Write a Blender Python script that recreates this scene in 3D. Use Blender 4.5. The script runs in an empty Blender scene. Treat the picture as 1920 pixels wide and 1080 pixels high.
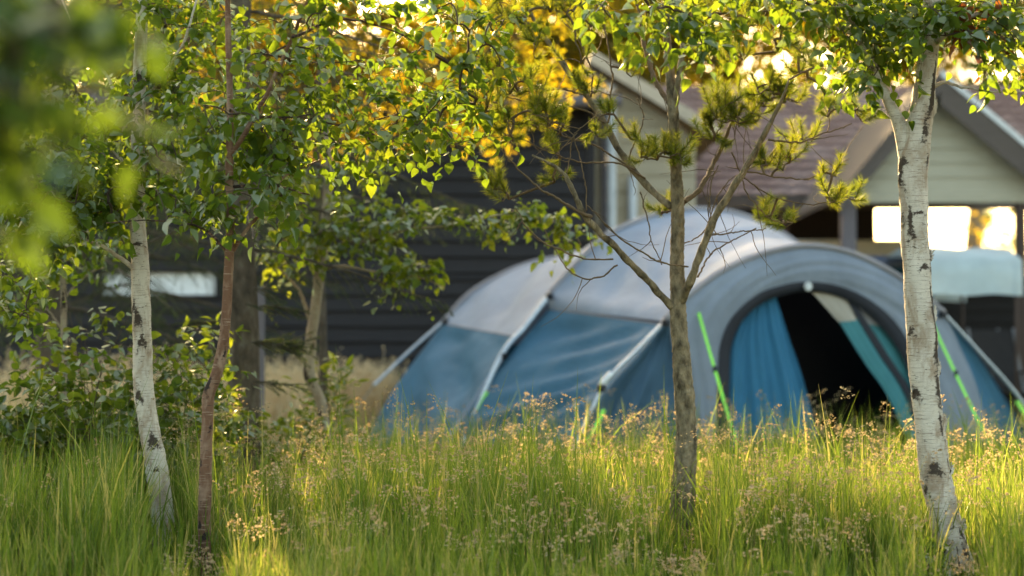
import bpy, math, random
import numpy as np
from mathutils import Vector
rng = np.random.default_rng(11); random.seed(5)
D = bpy.data; SC = bpy.context.scene; COL = SC.collection
# ------------------------------------------------------------------ camera
H = 0.84; F = 3733.3; TILT = math.atan(120 / F)
CAM = np.array([0, 0, H])
FW = np.array([0, math.cos(TILT), math.sin(TILT)]); UP = np.array([0, -math.sin(TILT), math.cos(TILT)])
def ray(px, py):
    return FW + np.array([1, 0, 0]) * (px - 960) / F + UP * (540 - py) / F
def at(px, py, Y):
    d = ray(px, py); return CAM + d * (Y / d[1])
def gpt(px, Y, z=0.0):
    p = at(px, 800, Y); p[2] = z; return p
cd = D.cameras.new('camera'); cam = D.objects.new('camera', cd); COL.objects.link(cam); SC.camera = cam
cam.location = CAM; cam.rotation_euler = (math.pi / 2 + TILT, 0, 0)
cd.lens = 70; cd.sensor_width = 36; cd.clip_start = 0.05; cd.clip_end = 2000
cd.dof.use_dof = True; cd.dof.focus_distance = 7.75; cd.dof.aperture_fstop = 1.7; cd.dof.aperture_blades = 0
# ------------------------------------------------------------------ light
SUN_AZ, SUN_EL = math.radians(-11), math.radians(17)
sdir = Vector((math.sin(SUN_AZ) * math.cos(SUN_EL), math.cos(SUN_AZ) * math.cos(SUN_EL), math.sin(SUN_EL)))
w = D.worlds.new('World'); SC.world = w; w.use_nodes = True
nt = w.node_tree; bg = nt.nodes['Background']; sky = nt.nodes.new('ShaderNodeTexSky'); sky.sky_type = 'NISHITA'
sky.sun_disc = False; sky.sun_elevation = SUN_EL; sky.sun_rotation = SUN_AZ; sky.dust_density = 3.5; sky.air_density = 1.0; sky.ozone_density = 1.0
wm = nt.nodes.new('ShaderNodeMix'); wm.data_type = 'RGBA'; wm.blend_type = 'MULTIPLY'; wm.inputs[0].default_value = 1; wm.inputs[7].default_value = (1.0, .90, .70, 1)   # hazy evening sky, camera balanced for shade
nt.links.new(sky.outputs[0], wm.inputs[6]); nt.links.new(wm.outputs[2], bg.inputs[0]); bg.inputs[1].default_value = 0.08
sl = D.lights.new('sun', 'SUN'); sl.energy = 3.7; sl.angle = math.radians(0.6); sl.color = (1, 0.69, 0.31)
so = D.objects.new('sun', sl); COL.objects.link(so); so.rotation_euler = sdir.to_track_quat('Z', 'Y').to_euler(); so.location = (0, 0, 30)
SC.view_settings.view_transform = 'Standard'; SC.view_settings.look = 'None'
SC.view_settings.exposure = 3.36; SC.view_settings.gamma = 1
cy = SC.cycles; cy.use_denoising = True; cy.max_bounces = 8; cy.diffuse_bounces = 4; cy.transmission_bounces = 6; cy.transparent_max_bounces = 6
cy.use_adaptive_sampling = True; cy.adaptive_threshold = 0.01; cy.sample_clamp_indirect = 8; cy.blur_glossy = 0.5
# ------------------------------------------------------------------ mesh helpers
class MB:
    """collects chunks (verts, faces, material slot, tint) and links them as ONE mesh object"""
    def __init__(s): s.V = []; s.Fs = []; s.n = 0
    def add(s, V, F, m=0, tint=0.5):
        V = np.asarray(V, float).reshape(-1, 3); t = np.broadcast_to(np.asarray(tint, float), (len(V),))
        s.V.append((V, t))
        F = [F] if isinstance(F, np.ndarray) else F
        for f in F: s.Fs.append((np.asarray(f, np.int64) + s.n, m))
        s.n += len(V); return s
    def build(s, name, mats, parent=None, smooth=True):
        me = D.meshes.new(name); V = np.concatenate([v for v, _ in s.V]); T = np.concatenate([t for _, t in s.V])
        lt = np.concatenate([np.full(len(f), f.shape[1]) for f, _ in s.Fs]); lv = np.concatenate([f.ravel() for f, _ in s.Fs])
        mi = np.concatenate([np.full(len(f), m) for f, m in s.Fs])
        if parent is not None: V = V - np.array(parent_origin(parent))
        me.vertices.add(len(V)); me.vertices.foreach_set('co', V.astype(np.float32).ravel())
        me.loops.add(len(lv)); me.loops.foreach_set('vertex_index', lv.astype(np.int32))
        me.polygons.add(len(lt)); me.polygons.foreach_set('loop_start', np.concatenate([[0], np.cumsum(lt)[:-1]]).astype(np.int32))
        me.polygons.foreach_set('material_index', mi.astype(np.int32)); me.polygons.foreach_set('use_smooth', np.full(len(lt), smooth))
        a = me.attributes.new('tint', 'FLOAT', 'POINT'); a.data.foreach_set('value', T.astype(np.float32))
        me.update(calc_edges=True)
        for m in (mats if isinstance(mats, (list, tuple)) else [mats]): me.materials.append(m)
        o = D.objects.new(name, me); COL.objects.link(o)
        if parent is not None: o.parent = parent
        return o
def parent_origin(p):
    o = np.zeros(3)
    while p is not None: o += np.array(p.location); p = p.parent
    return o
def tag(o, label=None, cat=None, group=None, kind=None):
    if label: o['label'] = label
    if cat: o['category'] = cat
    if group: o['group'] = group
    if kind: o['kind'] = kind
    return o
def thing(name, loc, label, cat, group=None):
    o = D.objects.new(name, None); o.empty_display_size = 0.1; COL.objects.link(o); o.location = tuple(loc); return tag(o, label, cat, group)
def smooth(P, n):
    """Catmull-Rom through P (k,d), n samples"""
    P = np.asarray(P, float); k = len(P)
    if k == 2: return P[0] + (P[1] - P[0]) * np.linspace(0, 1, n)[:, None]
    E = np.vstack([2 * P[0] - P[1], P, 2 * P[-1] - P[-2]])
    L = np.concatenate([[0], np.cumsum(np.linalg.norm(np.diff(P[:, :3], axis=0), axis=1))]); u = np.linspace(0, L[-1], n)
    i = np.clip(np.searchsorted(L, u, side='right') - 1, 0, k - 2); t = ((u - L[i]) / (L[i + 1] - L[i] + 1e-9))[:, None]
    a, b, c, d = E[i], E[i + 1], E[i + 2], E[i + 3]
    return 0.5 * (2 * b + (c - a) * t + (2 * a - 5 * b + 4 * c - d) * t ** 2 + (3 * b - a - 3 * c + d) * t ** 3)
def norm(v): return v / (np.linalg.norm(v, axis=-1, keepdims=True) + 1e-12)
def tubes(P, R, sides=5, cap=True):
    """P (m,k,3), R (m,k) -> verts, quads (a batch of tapered tubes)"""
    P = np.asarray(P, float); R = np.asarray(R, float); m, k, _ = P.shape
    T = norm(np.gradient(P, axis=1)); ref = norm(np.array([0.31, 0.77, 0.19])); ref = np.where(np.abs(T @ ref)[..., None] > 0.93, np.array([1.0, 0, 0]), ref)
    A = norm(np.cross(T, ref)); B = np.cross(T, A)
    th = np.arange(sides) / sides * 2 * math.pi
    V = P[:, :, None] + R[:, :, None, None] * (A[:, :, None] * np.cos(th)[:, None] + B[:, :, None] * np.sin(th)[:, None])
    base = (np.arange(m)[:, None, None] * k + np.arange(k - 1)[None, :, None]) * sides; j = np.arange(sides)[None, None]; j2 = (j + 1) % sides
    Q = np.stack([base + j, base + j2, base + sides + j2, base + sides + j], -1).reshape(-1, 4)
    out = [Q]
    if cap and m == 1: out += [np.arange(sides)[None, ::-1], ((k - 1) * sides + np.arange(sides))[None]]
    return V.reshape(-1, 3), out
def scatter(TV, TF, P, X, Y, Z, S):
    """template verts/faces placed n times on frames X,Y,Z"""
    n = len(P); k = len(TV); S = np.broadcast_to(np.asarray(S, float), (n,))
    V = P[:, None] + S[:, None, None] * (TV[None, :, 0:1] * X[:, None] + TV[None, :, 1:2] * Y[:, None] + TV[None, :, 2:3] * Z[:, None])
    Fo = [(f[None] + (np.arange(n) * k)[:, None, None]).reshape(-1, f.shape[1]) for f in TF]
    return V.reshape(-1, 3), Fo
def frames(d, up):
    Y = norm(d); X = norm(np.cross(Y, up)); Z = np.cross(X, Y); return X, Y, Z
def rnd(n): return norm(rng.normal(size=(n, 3)))
def grid_faces(a, b):
    i = np.arange(a - 1)[:, None] * b + np.arange(b - 1)[None]; i = i.ravel()
    return np.stack([i, i + 1, i + b + 1, i + b], -1)
def box(mb, c, s, m=0, R=None, bev=0.0):
    """bevelled box: centre c, size s, optional 3x3 rotation"""
    c = np.array(c, float); h = np.array(s, float) / 2; b = min(bev, h.min() * .9)
    sg = np.array([[x, y, z] for x in (-1, 1) for y in (-1, 1) for z in (-1, 1)], float)
    if b <= 0:
        V = sg * h; Fq = np.array([[0, 1, 3, 2], [4, 6, 7, 5], [0, 4, 5, 1], [2, 3, 7, 6], [0, 2, 6, 4], [1, 5, 7, 3]])
        V = V if R is None else V @ np.array(R).T
        mb.add(V + c, Fq, m); return
    V = []
    for s_ in sg:
        for ax in range(3):
            v = s_ * (h - b); v[ax] = s_[ax] * h[ax]; V.append(v)
    V = np.array(V); id_ = lambda x, y, z, ax: ((x * 2 + y) * 2 + z) * 3 + ax
    Q = []
    for x in (0, 1): Q.append([id_(x, 0, 0, 0), id_(x, 0, 1, 0), id_(x, 1, 1, 0), id_(x, 1, 0, 0)][::1 if x == 0 else -1])
    for y in (0, 1): Q.append([id_(0, y, 0, 1), id_(1, y, 0, 1), id_(1, y, 1, 1), id_(0, y, 1, 1)][::1 if y == 0 else -1])
    for z in (0, 1): Q.append([id_(0, 0, z, 2), id_(0, 1, z, 2), id_(1, 1, z, 2), id_(1, 0, z, 2)][::1 if z == 0 else -1])
    for x in (0, 1):
        for y in (0, 1): Q.append([id_(x, y, 0, 0), id_(x, y, 1, 0), id_(x, y, 1, 1), id_(x, y, 0, 1)])
        for z in (0, 1): Q.append([id_(x, 0, z, 0), id_(x, 1, z, 0), id_(x, 1, z, 2), id_(x, 0, z, 2)])
    for y in (0, 1):
        for z in (0, 1): Q.append([id_(0, y, z, 1), id_(1, y, z, 1), id_(1, y, z, 2), id_(0, y, z, 2)])
    Tr = [[id_(x, y, z, 0), id_(x, y, z, 1), id_(x, y, z, 2)] for x in (0, 1) for y in (0, 1) for z in (0, 1)]
    V = V if R is None else V @ np.array(R).T
    mb.add(V + c, [np.array(Q), np.array(Tr)], m)
def rotz(a): c, s = math.cos(a), math.sin(a); return np.array([[c, -s, 0], [s, c, 0], [0, 0, 1]])
def prism(mb, poly, off, m=0):
    """planar outline (k,3) thickened by vector off"""
    P = np.asarray(poly, float); k = len(P); V = np.vstack([P, P + np.array(off)]); i = np.arange(k); j = (i + 1) % k
    mb.add(V, [i[None, ::-1], (i + k)[None], np.stack([i, j, j + k, i + k], -1)], m)
# ------------------------------------------------------------------ materials
def newmat(name):
    m = D.materials.new(name); m.use_nodes = True; n = m.node_tree.nodes; n.clear(); return m, n, m.node_tree.links
def N(n, t, **kw):
    x = n.new(t)
    for k, v in kw.items(): setattr(x, k, v)
    return x
def ramp(n, stops):
    r = n.new('ShaderNodeValToRGB'); e = r.color_ramp.elements
    while len(e) < len(stops): e.new(0.5)
    for el, (p, c) in zip(e, stops): el.position = p; el.color = (*c, 1) if len(c) == 3 else c
    return r
def noise_node(n, l, scale=(1, 1, 1), sc=5, detail=4, rough=.55, coord='Object', dist=0):
    tc = n.new('ShaderNodeTexCoord'); mp = n.new('ShaderNodeMapping'); mp.inputs['Scale'].default_value = scale
    nz = n.new('ShaderNodeTexNoise'); nz.inputs['Scale'].default_value = sc; nz.inputs['Detail'].default_value = detail; nz.inputs['Roughness'].default_value = rough; nz.inputs['Distortion'].default_value = dist
    l.new(tc.outputs[coord], mp.inputs[0]); l.new(mp.outputs[0], nz.inputs['Vector']); return nz
def leafmat(name, lo, mid, hi, trans=0.45, gloss=0.07, tmul=(2.2, 2.1, 0.9), rough=.5):
    m, n, l = newmat(name); at_ = N(n, 'ShaderNodeAttribute', attribute_name='tint'); r = ramp(n, [(0, lo), (.5, mid), (1, hi)])
    l.new(at_.outputs['Fac'], r.inputs[0])
    nz = noise_node(n, l, sc=60, detail=2); mx = N(n, 'ShaderNodeMix', data_type='RGBA', blend_type='MULTIPLY'); mx.inputs[0].default_value = .35
    l.new(r.outputs[0], mx.inputs[6]); l.new(nz.outputs['Fac'], mx.inputs[7])
    df = n.new('ShaderNodeBsdfDiffuse'); tr = n.new('ShaderNodeBsdfTranslucent')
    tm = N(n, 'ShaderNodeMix', data_type='RGBA', blend_type='MULTIPLY'); tm.inputs[0].default_value = 1; tm.inputs[7].default_value = (*tmul, 1)
    l.new(mx.outputs[2], df.inputs[0]); l.new(mx.outputs[2], tm.inputs[6]); l.new(tm.outputs[2], tr.inputs[0])
    a = n.new('ShaderNodeMixShader'); a.inputs[0].default_value = trans; l.new(df.outputs[0], a.inputs[1]); l.new(tr.outputs[0], a.inputs[2])
    g = n.new('ShaderNodeBsdfGlossy'); g.inputs['Roughness'].default_value = rough; g.inputs[0].default_value = (.9, .95, .85, 1)
    fr = n.new('ShaderNodeFresnel'); fr.inputs[0].default_value = 1.42
    mu = N(n, 'ShaderNodeMath', operation='MULTIPLY'); mu.inputs[1].default_value = gloss / .5; l.new(fr.outputs[0], mu.inputs[0]); mu.use_clamp = True
    b = n.new('ShaderNodeMixShader'); l.new(mu.outputs[0], b.inputs[0]); l.new(a.outputs[0], b.inputs[1]); l.new(g.outputs[0], b.inputs[2])
    o = n.new('ShaderNodeOutputMaterial'); l.new(b.outputs[0], o.inputs[0]); return m
def solid(name, stops, rough=.7, scale=(1, 1, 1), sc=6, detail=5, bump=0.0, bsc=None, spec=.3, metal=0, coat=0, coord='Object', dist=0, bscale=None, trans=0):
    """principled with a noise-driven colour ramp and bump"""
    m, n, l = newmat(name); b = n.new('ShaderNodeBsdfPrincipled'); o = n.new('ShaderNodeOutputMaterial'); l.new(b.outputs[0], o.inputs[0])
    nz = noise_node(n, l, scale, sc, detail, coord=coord, dist=dist)
    if len(stops) == 1: stops = [(.3, tuple(np.array(stops[0]) * .86)), (.7, tuple(np.array(stops[0]) * 1.1))]
    r = ramp(n, stops); l.new(nz.outputs['Fac'], r.inputs[0]); l.new(r.outputs[0], b.inputs['Base Color'])
    b.inputs['Roughness'].default_value = rough; b.inputs['Specular IOR Level'].default_value = spec; b.inputs['Metallic'].default_value = metal; b.inputs['Coat Weight'].default_value = coat
    if bump:
        n2 = noise_node(n, l, bscale or scale, bsc or sc * 3, 6, coord=coord); bp = n.new('ShaderNodeBump'); bp.inputs['Strength'].default_value = bump; bp.inputs['Distance'].default_value = .02
        l.new(n2.outputs['Fac'], bp.inputs['Height']); l.new(bp.outputs[0], b.inputs['Normal'])
    if trans:
        t = n.new('ShaderNodeBsdfTranslucent'); l.new(r.outputs[0], t.inputs[0]); mx = n.new('ShaderNodeMixShader'); mx.inputs[0].default_value = trans
        l.new(b.outputs[0], mx.inputs[1]); l.new(t.outputs[0], mx.inputs[2]); l.new(mx.outputs[0], o.inputs[0])
    return m
def barkmat(name, base, dark, streak, lent=(5, 5, 90), sc=3, bump=.5, lo=.56, hi=.74, tan=(.26, .17, .10), tanf=.75):
    """bark: pale base, fine horizontal lenticels, dark scars from the 'tint' attribute broken up by noise"""
    m, n, l = newmat(name); b = n.new('ShaderNodeBsdfPrincipled'); o = n.new('ShaderNodeOutputMaterial'); l.new(b.outputs[0], o.inputs[0])
    big = noise_node(n, l, (1, 1, .6), 9, 5); rb = ramp(n, [(.28, tuple(np.array(base) * np.array([.5, .42, .34]))), (.48, base), (.75, tuple(np.minimum(np.array(base) * 1.18, .9)))]); l.new(big.outputs['Fac'], rb.inputs[0])
    ln = noise_node(n, l, lent, sc, 3, dist=.3); rl = ramp(n, [(lo, (0, 0, 0)), (hi, (1, 1, 1))]); l.new(ln.outputs['Fac'], rl.inputs[0])
    m1 = N(n, 'ShaderNodeMix', data_type='RGBA'); l.new(rl.outputs[0], m1.inputs[0]); l.new(rb.outputs[0], m1.inputs[6]); m1.inputs[7].default_value = (*streak, 1)
    tn = noise_node(n, l, (1.3, 1.3, .5), 14, 6, .65, dist=.6); rt = ramp(n, [(.48, (0, 0, 0)), (.66, (tanf,) * 3)]); l.new(tn.outputs['Fac'], rt.inputs[0])
    m3 = N(n, 'ShaderNodeMix', data_type='RGBA'); l.new(rt.outputs[0], m3.inputs[0]); l.new(m1.outputs[2], m3.inputs[6]); m3.inputs[7].default_value = (*tan, 1)
    dn = noise_node(n, l, (9, 9, 60), 4.5, 2); rd = ramp(n, [(.66, (0, 0, 0)), (.70, (1, 1, 1))]); l.new(dn.outputs['Fac'], rd.inputs[0])
    m4 = N(n, 'ShaderNodeMix', data_type='RGBA'); l.new(rd.outputs[0], m4.inputs[0]); l.new(m3.outputs[2], m4.inputs[6]); m4.inputs[7].default_value = (*dark, 1); m1 = m4
    at_ = N(n, 'ShaderNodeAttribute', attribute_name='tint'); fn = noise_node(n, l, (1, 1, 1.6), 42, 6, .7, dist=.8)
    ad = N(n, 'ShaderNodeMath', operation='ADD'); fm = N(n, 'ShaderNodeMath', operation='MULTIPLY_ADD'); fm.inputs[1].default_value = 2.2; fm.inputs[2].default_value = -.6; l.new(fn.outputs['Fac'], fm.inputs[0]); l.new(at_.outputs['Fac'], ad.inputs[0]); l.new(fm.outputs[0], ad.inputs[1])
    rs = ramp(n, [(.43, (0, 0, 0)), (.56, (1, 1, 1))]); hm = N(n, 'ShaderNodeMath', operation='MULTIPLY'); hm.inputs[1].default_value = .5; l.new(ad.outputs[0], hm.inputs[0]); l.new(hm.outputs[0], rs.inputs[0])
    m2 = N(n, 'ShaderNodeMix', data_type='RGBA'); l.new(rs.outputs[0], m2.inputs[0]); l.new(m1.outputs[2], m2.inputs[6]); m2.inputs[7].default_value = (*dark, 1)
    l.new(m2.outputs[2], b.inputs['Base Color']); b.inputs['Roughness'].default_value = .75; b.inputs['Specular IOR Level'].default_value = .25
    bp = n.new('ShaderNodeBump'); bp.inputs['Strength'].default_value = bump; bp.inputs['Distance'].default_value = .006
    mm = N(n, 'ShaderNodeMath', operation='ADD'); l.new(ln.outputs['Fac'], mm.inputs[0]); l.new(fn.outputs['Fac'], mm.inputs[1]); l.new(mm.outputs[0], bp.inputs['Height']); l.new(bp.outputs[0], b.inputs['Normal'])
    return m
M = {}
M['birch_leaf'] = leafmat('birch leaf', (.044, .084, .015), (.080, .132, .018), (.13, .16, .022), .5, .08, (2.15, 2.05, .8))
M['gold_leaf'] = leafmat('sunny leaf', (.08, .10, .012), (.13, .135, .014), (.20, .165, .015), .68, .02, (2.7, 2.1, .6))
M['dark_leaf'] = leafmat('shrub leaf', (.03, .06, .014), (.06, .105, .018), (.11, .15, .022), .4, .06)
M['shade_leaf'] = leafmat('shaded birch leaf', (.035, .07, .016), (.06, .105, .02), (.09, .14, .026), .35, .05)  # birch leaf with the near branch's shade put into its colour
M['red_leaf'] = leafmat('withered leaf', (.05, .018, .01), (.09, .03, .015), (.13, .05, .02), .35, .04)
M['needle_pine'] = leafmat('pine needle', (.06, .10, .015), (.12, .16, .02), (.21, .22, .026), .52, .05, (2, 1.8, .8))
M['needle_spruce'] = leafmat('spruce needle', (.018, .042, .014), (.035, .065, .018), (.07, .09, .02), .22, .03)
M['grass'] = leafmat('grass blade', (.115, .185, .026), (.22, .29, .042), (.44, .39, .15), .4, .03, (1.3, 1.3, .9), .5)
M['seed'] = leafmat('grass panicle', (.34, .26, .15), (.48, .38, .23), (.60, .50, .33), .35, .02, (1.15, 1.05, .85), .6)
M['straw'] = leafmat('straw', (.80, .58, .32), (.88, .68, .40), (.9, .74, .48), .12, .02, (1.2, 1.1, .9), .6)
M['birch_bark'] = barkmat('white birch bark', (.56, .505, .43), (.06, .043, .032), (.20, .15, .11))
M['red_bark'] = barkmat('young red birch bark', (.16, .082, .048), (.03, .02, .016), (.36, .26, .19), (5, 5, 75), 2.6, .6, .60, .70, (.33, .22, .15), .8)
M['pale_bark'] = barkmat('thin pale bark', (.34, .28, .2), (.04, .03, .02), (.14, .10, .07))
M['pine_bark'] = solid('pine bark', [(.32, (.055, .043, .028)), (.5, (.18, .145, .09)), (.7, (.31, .25, .16))], .85, (1, 1, .5), 34, 8, 1.0, 50)
M['spruce_bark'] = solid('spruce bark', [(.3, (.045, .035, .025)), (.55, (.11, .085, .06)), (.75, (.17, .15, .11))], .9, (1, 1, .5), 22, 6, .9, 40)
M['twig'] = solid('twig bark', [(.06, .04, .026)], .7, sc=40)
M['pine_twig'] = solid('pine twig', [(.13, .09, .05)], .8, sc=60, bump=.4)
M['soil'] = solid('meadow soil', [(.3, (.035, .03, .016)), (.5, (.06, .06, .022)), (.7, (.10, .095, .035))], .95, sc=1.7, detail=8, bump=.6, bsc=20)
def fabric(name, c, trans=.12, wr=.35):
    a = np.array(c); return solid(name, [(.25, tuple(a * .80)), (.75, tuple(a * 1.12))], .68, (1.0, 1.0, 1.0), 2.6, 6, min(1, wr * 2.4), 4.5, .22, bscale=(1.7, 1.7, 1.1), trans=trans)
M['t_grey'] = fabric('grey polyester', (.31, .36, .455)); M['t_blue'] = fabric('petrol blue polyester', (.066, .175, .28)); M['t_blue_shade'] = fabric('shaded blue polyester', (.06, .12, .19), .08)
M['t_hood'] = fabric('hood grey polyester', (.25, .285, .35), .06); M['t_teal'] = fabric('teal polyester', (.07, .25, .29), .1); M['t_cream'] = fabric('cream lining', (.50, .45, .39), .1)
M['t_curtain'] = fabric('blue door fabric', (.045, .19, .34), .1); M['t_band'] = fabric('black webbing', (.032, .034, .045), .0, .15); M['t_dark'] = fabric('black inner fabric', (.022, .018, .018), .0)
M['t_sleeve'] = fabric('mauve grey pole sleeve', (.31, .29, .31), 0, .2); M['t_mesh'] = fabric('pale window mesh', (.42, .41, .43), .3)
M['pole'] = solid('aluminium pole', [(.55, .6, .66)], .35, sc=30, spec=.5, metal=.6); M['clip'] = solid('black plastic', [(.02, .02, .022)], .5)
M['neon'] = solid('lime webbing', [(.34, .92, .10)], .6, sc=80); M['tape'] = solid('reflective white tape', [(.75, .77, .78)], .4); M['emblem'] = solid('emblem white', [(.78, .8, .8)], .4)
# ------------------------------------------------------------------ ground
g = MB(); xs = np.concatenate([np.linspace(-400, -12, 12), np.linspace(-10, 10, 60), np.linspace(12, 400, 12)]); ys = np.concatenate([np.linspace(-60, 0, 6), np.linspace(1, 26, 70), np.linspace(30, 900, 14)])
GX, GY = np.meshgrid(xs, ys, indexing='ij'); GZ = -.02 + .018 * np.sin(GX * 2.1 + 1) * np.sin(GY * 1.7) * (np.abs(GX) < 9) * (GY < 26)
g.add(np.stack([GX, GY, GZ], -1), grid_faces(len(xs), len(ys))); tag(g.build('ground', M['soil']), kind='structure')
# ------------------------------------------------------------------ grass
TENT = np.array([gpt(1035, 13.2)[:2], gpt(1990, 15.1)[:2], gpt(1480, 18.4)[:2], gpt(660, 16.6)[:2]])
def in_poly(P, poly):
    r = np.zeros(len(P), bool); j = len(poly) - 1
    for i in range(len(poly)):
        a, b = poly[i], poly[j]; c = ((a[1] > P[:, 1]) != (b[1] > P[:, 1])) & (P[:, 0] < (b[0] - a[0]) * (P[:, 1] - a[1]) / (b[1] - a[1] + 1e-12) + a[0]); r ^= c; j = i
    return r
def vnoise(x, y, s, seed=0):
    """smooth value noise 0..1"""
    r = np.random.default_rng(seed); T = r.random((64, 64)); u = x * s + 31.7; v = y * s + 17.3; i = np.floor(u).astype(int); j = np.floor(v).astype(int); a = u - i; b = v - j; a = a * a * (3 - 2 * a); b = b * b * (3 - 2 * b)
    q = lambda p, r_: T[p % 64, r_ % 64]
    return (q(i, j) * (1 - a) + q(i + 1, j) * a) * (1 - b) + (q(i, j + 1) * (1 - a) + q(i + 1, j + 1) * a) * b
def field(n, y0, y1, margin=.7, pw=1.0):
    Y = rng.uniform(y0, y1, int(n * 2.2)); keep = rng.random(len(Y)) < (Y * .2572 + margin) / (y1 * .2572 + margin); Y = Y[keep][:n]; X = rng.uniform(-1, 1, len(Y)) * (Y * .2572 + margin); return np.stack([X, Y], -1)
def blades(P, h, lean, wid, tint, curl=1.0, segs=4, az=None):
    n = len(P); az = rng.uniform(0, 2 * math.pi, n) if az is None else az; fa = rng.uniform(0, math.pi, n)
    t = np.linspace(0, 1, segs + 1)[None]; out = (lean * h)[:, None] * t ** (1 + curl); z = h[:, None] * (t - (.35 * lean[:, None] ** 2) * t ** 3)
    C = np.stack([P[:, 0:1] + np.cos(az)[:, None] * out, P[:, 1:2] + np.sin(az)[:, None] * out, z - .03], -1)
    wv = (wid[:, None] * np.array([.75, 1, .85, .55, .06, .02])[:segs + 1][None] if segs == 4 else wid[:, None] * (1 - t ** 2 * .95)) / 2
    s = np.stack([np.cos(fa), np.sin(fa), np.zeros(n)], -1)[:, None]
    V = np.stack([C - s * wv[..., None], C + s * wv[..., None]], 2).reshape(n, -1, 3); k = 2 * (segs + 1)
    i = (np.arange(n)[:, None] * k + np.arange(segs)[None] * 2).ravel(); Q = np.stack([i, i + 1, i + 3, i + 2], -1)
    return V.reshape(-1, 3), Q, np.repeat(tint, k), C
def pxof(P): return 960 + P[:, 0] / P[:, 1] * F
def meadow():
    mb = MB()
    cen = np.vstack([field(2300, 3.3, 9), field(3600, 9, 14.2, .9), field(900, 14, 19, 1.2)]); cen = cen[~in_poly(cen, TENT)]
    per = 21; n = len(cen) * per
    P = np.repeat(cen, per, 0) + rng.normal(0, .045, (n, 2)); P = P[:]; ok = ~in_poly(P, TENT); P = P[ok]; n = len(P); tb = np.repeat(rng.random(len(cen)), per)[ok]; thb = np.repeat(rng.normal(0, 1, len(cen)), per)[ok]
    px = pxof(P); hn = vnoise(P[:, 0], P[:, 1], 1.3, 3); h = .24 + .26 * hn + .05 * thb + rng.normal(0, .07, n)
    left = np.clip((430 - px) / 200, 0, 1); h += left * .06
    dip = np.exp(-((px - 520) / 130) ** 2); h -= dip * .10
    h *= np.interp(P[:, 1], [3, 5.2, 6.2, 7.6, 9, 11, 20], [.22, .30, .52, 1.0, .82, .62, .62]); h += left * .12 * (P[:, 1] > 6.8) * (P[:, 1] < 9)
    for tx, ty, lim in ((1800, 7.35, .10), (384, 7.35, .10), (1278, 8.15, .20), (308, 8.2, .22)):      # trodden, thin grass in front of the trunks
        k_ = np.exp(-((px - tx) / 42) ** 4) * (P[:, 1] < ty); h = h * (1 - k_) + np.minimum(h, lim * rng.uniform(.4, 1.3, n)) * k_
    h = np.clip(h, .05, .72)
    tall = (rng.random(n) < .06) & (P[:, 1] > 7.8); h[tall] += rng.uniform(.08, .34, tall.sum())
    lean = np.abs(rng.normal(.16, .18, n)); wid = rng.uniform(.0030, .0085, n) * (1 + .25 * (P[:, 1] > 9))
    tint = np.clip(.33 + .42 * (tb - .5) + .5 * (vnoise(P[:, 0], P[:, 1], .9, 8) - .5) + rng.normal(0, .13, n) - .22 * left, 0, 1); dry = rng.random(n) < .16 + .14 * dip; tint[dry] = rng.uniform(.8, 1, dry.sum())  # blades on the left darkened: the shade there is put into their tint
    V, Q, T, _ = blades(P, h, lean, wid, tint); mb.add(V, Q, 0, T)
    return tag(mb.build('meadow_grass', M['grass']), 'long fresh green and yellow grass of the meadow in front of the tent', 'grass', kind='stuff')
meadow()
SPK = np.array([[0, 0, 0], [.35, .4, .12], [0, 1, 0], [-.35, .4, -.1]]); SPF = [np.array([[0, 1, 2], [0, 2, 3]])]
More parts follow.
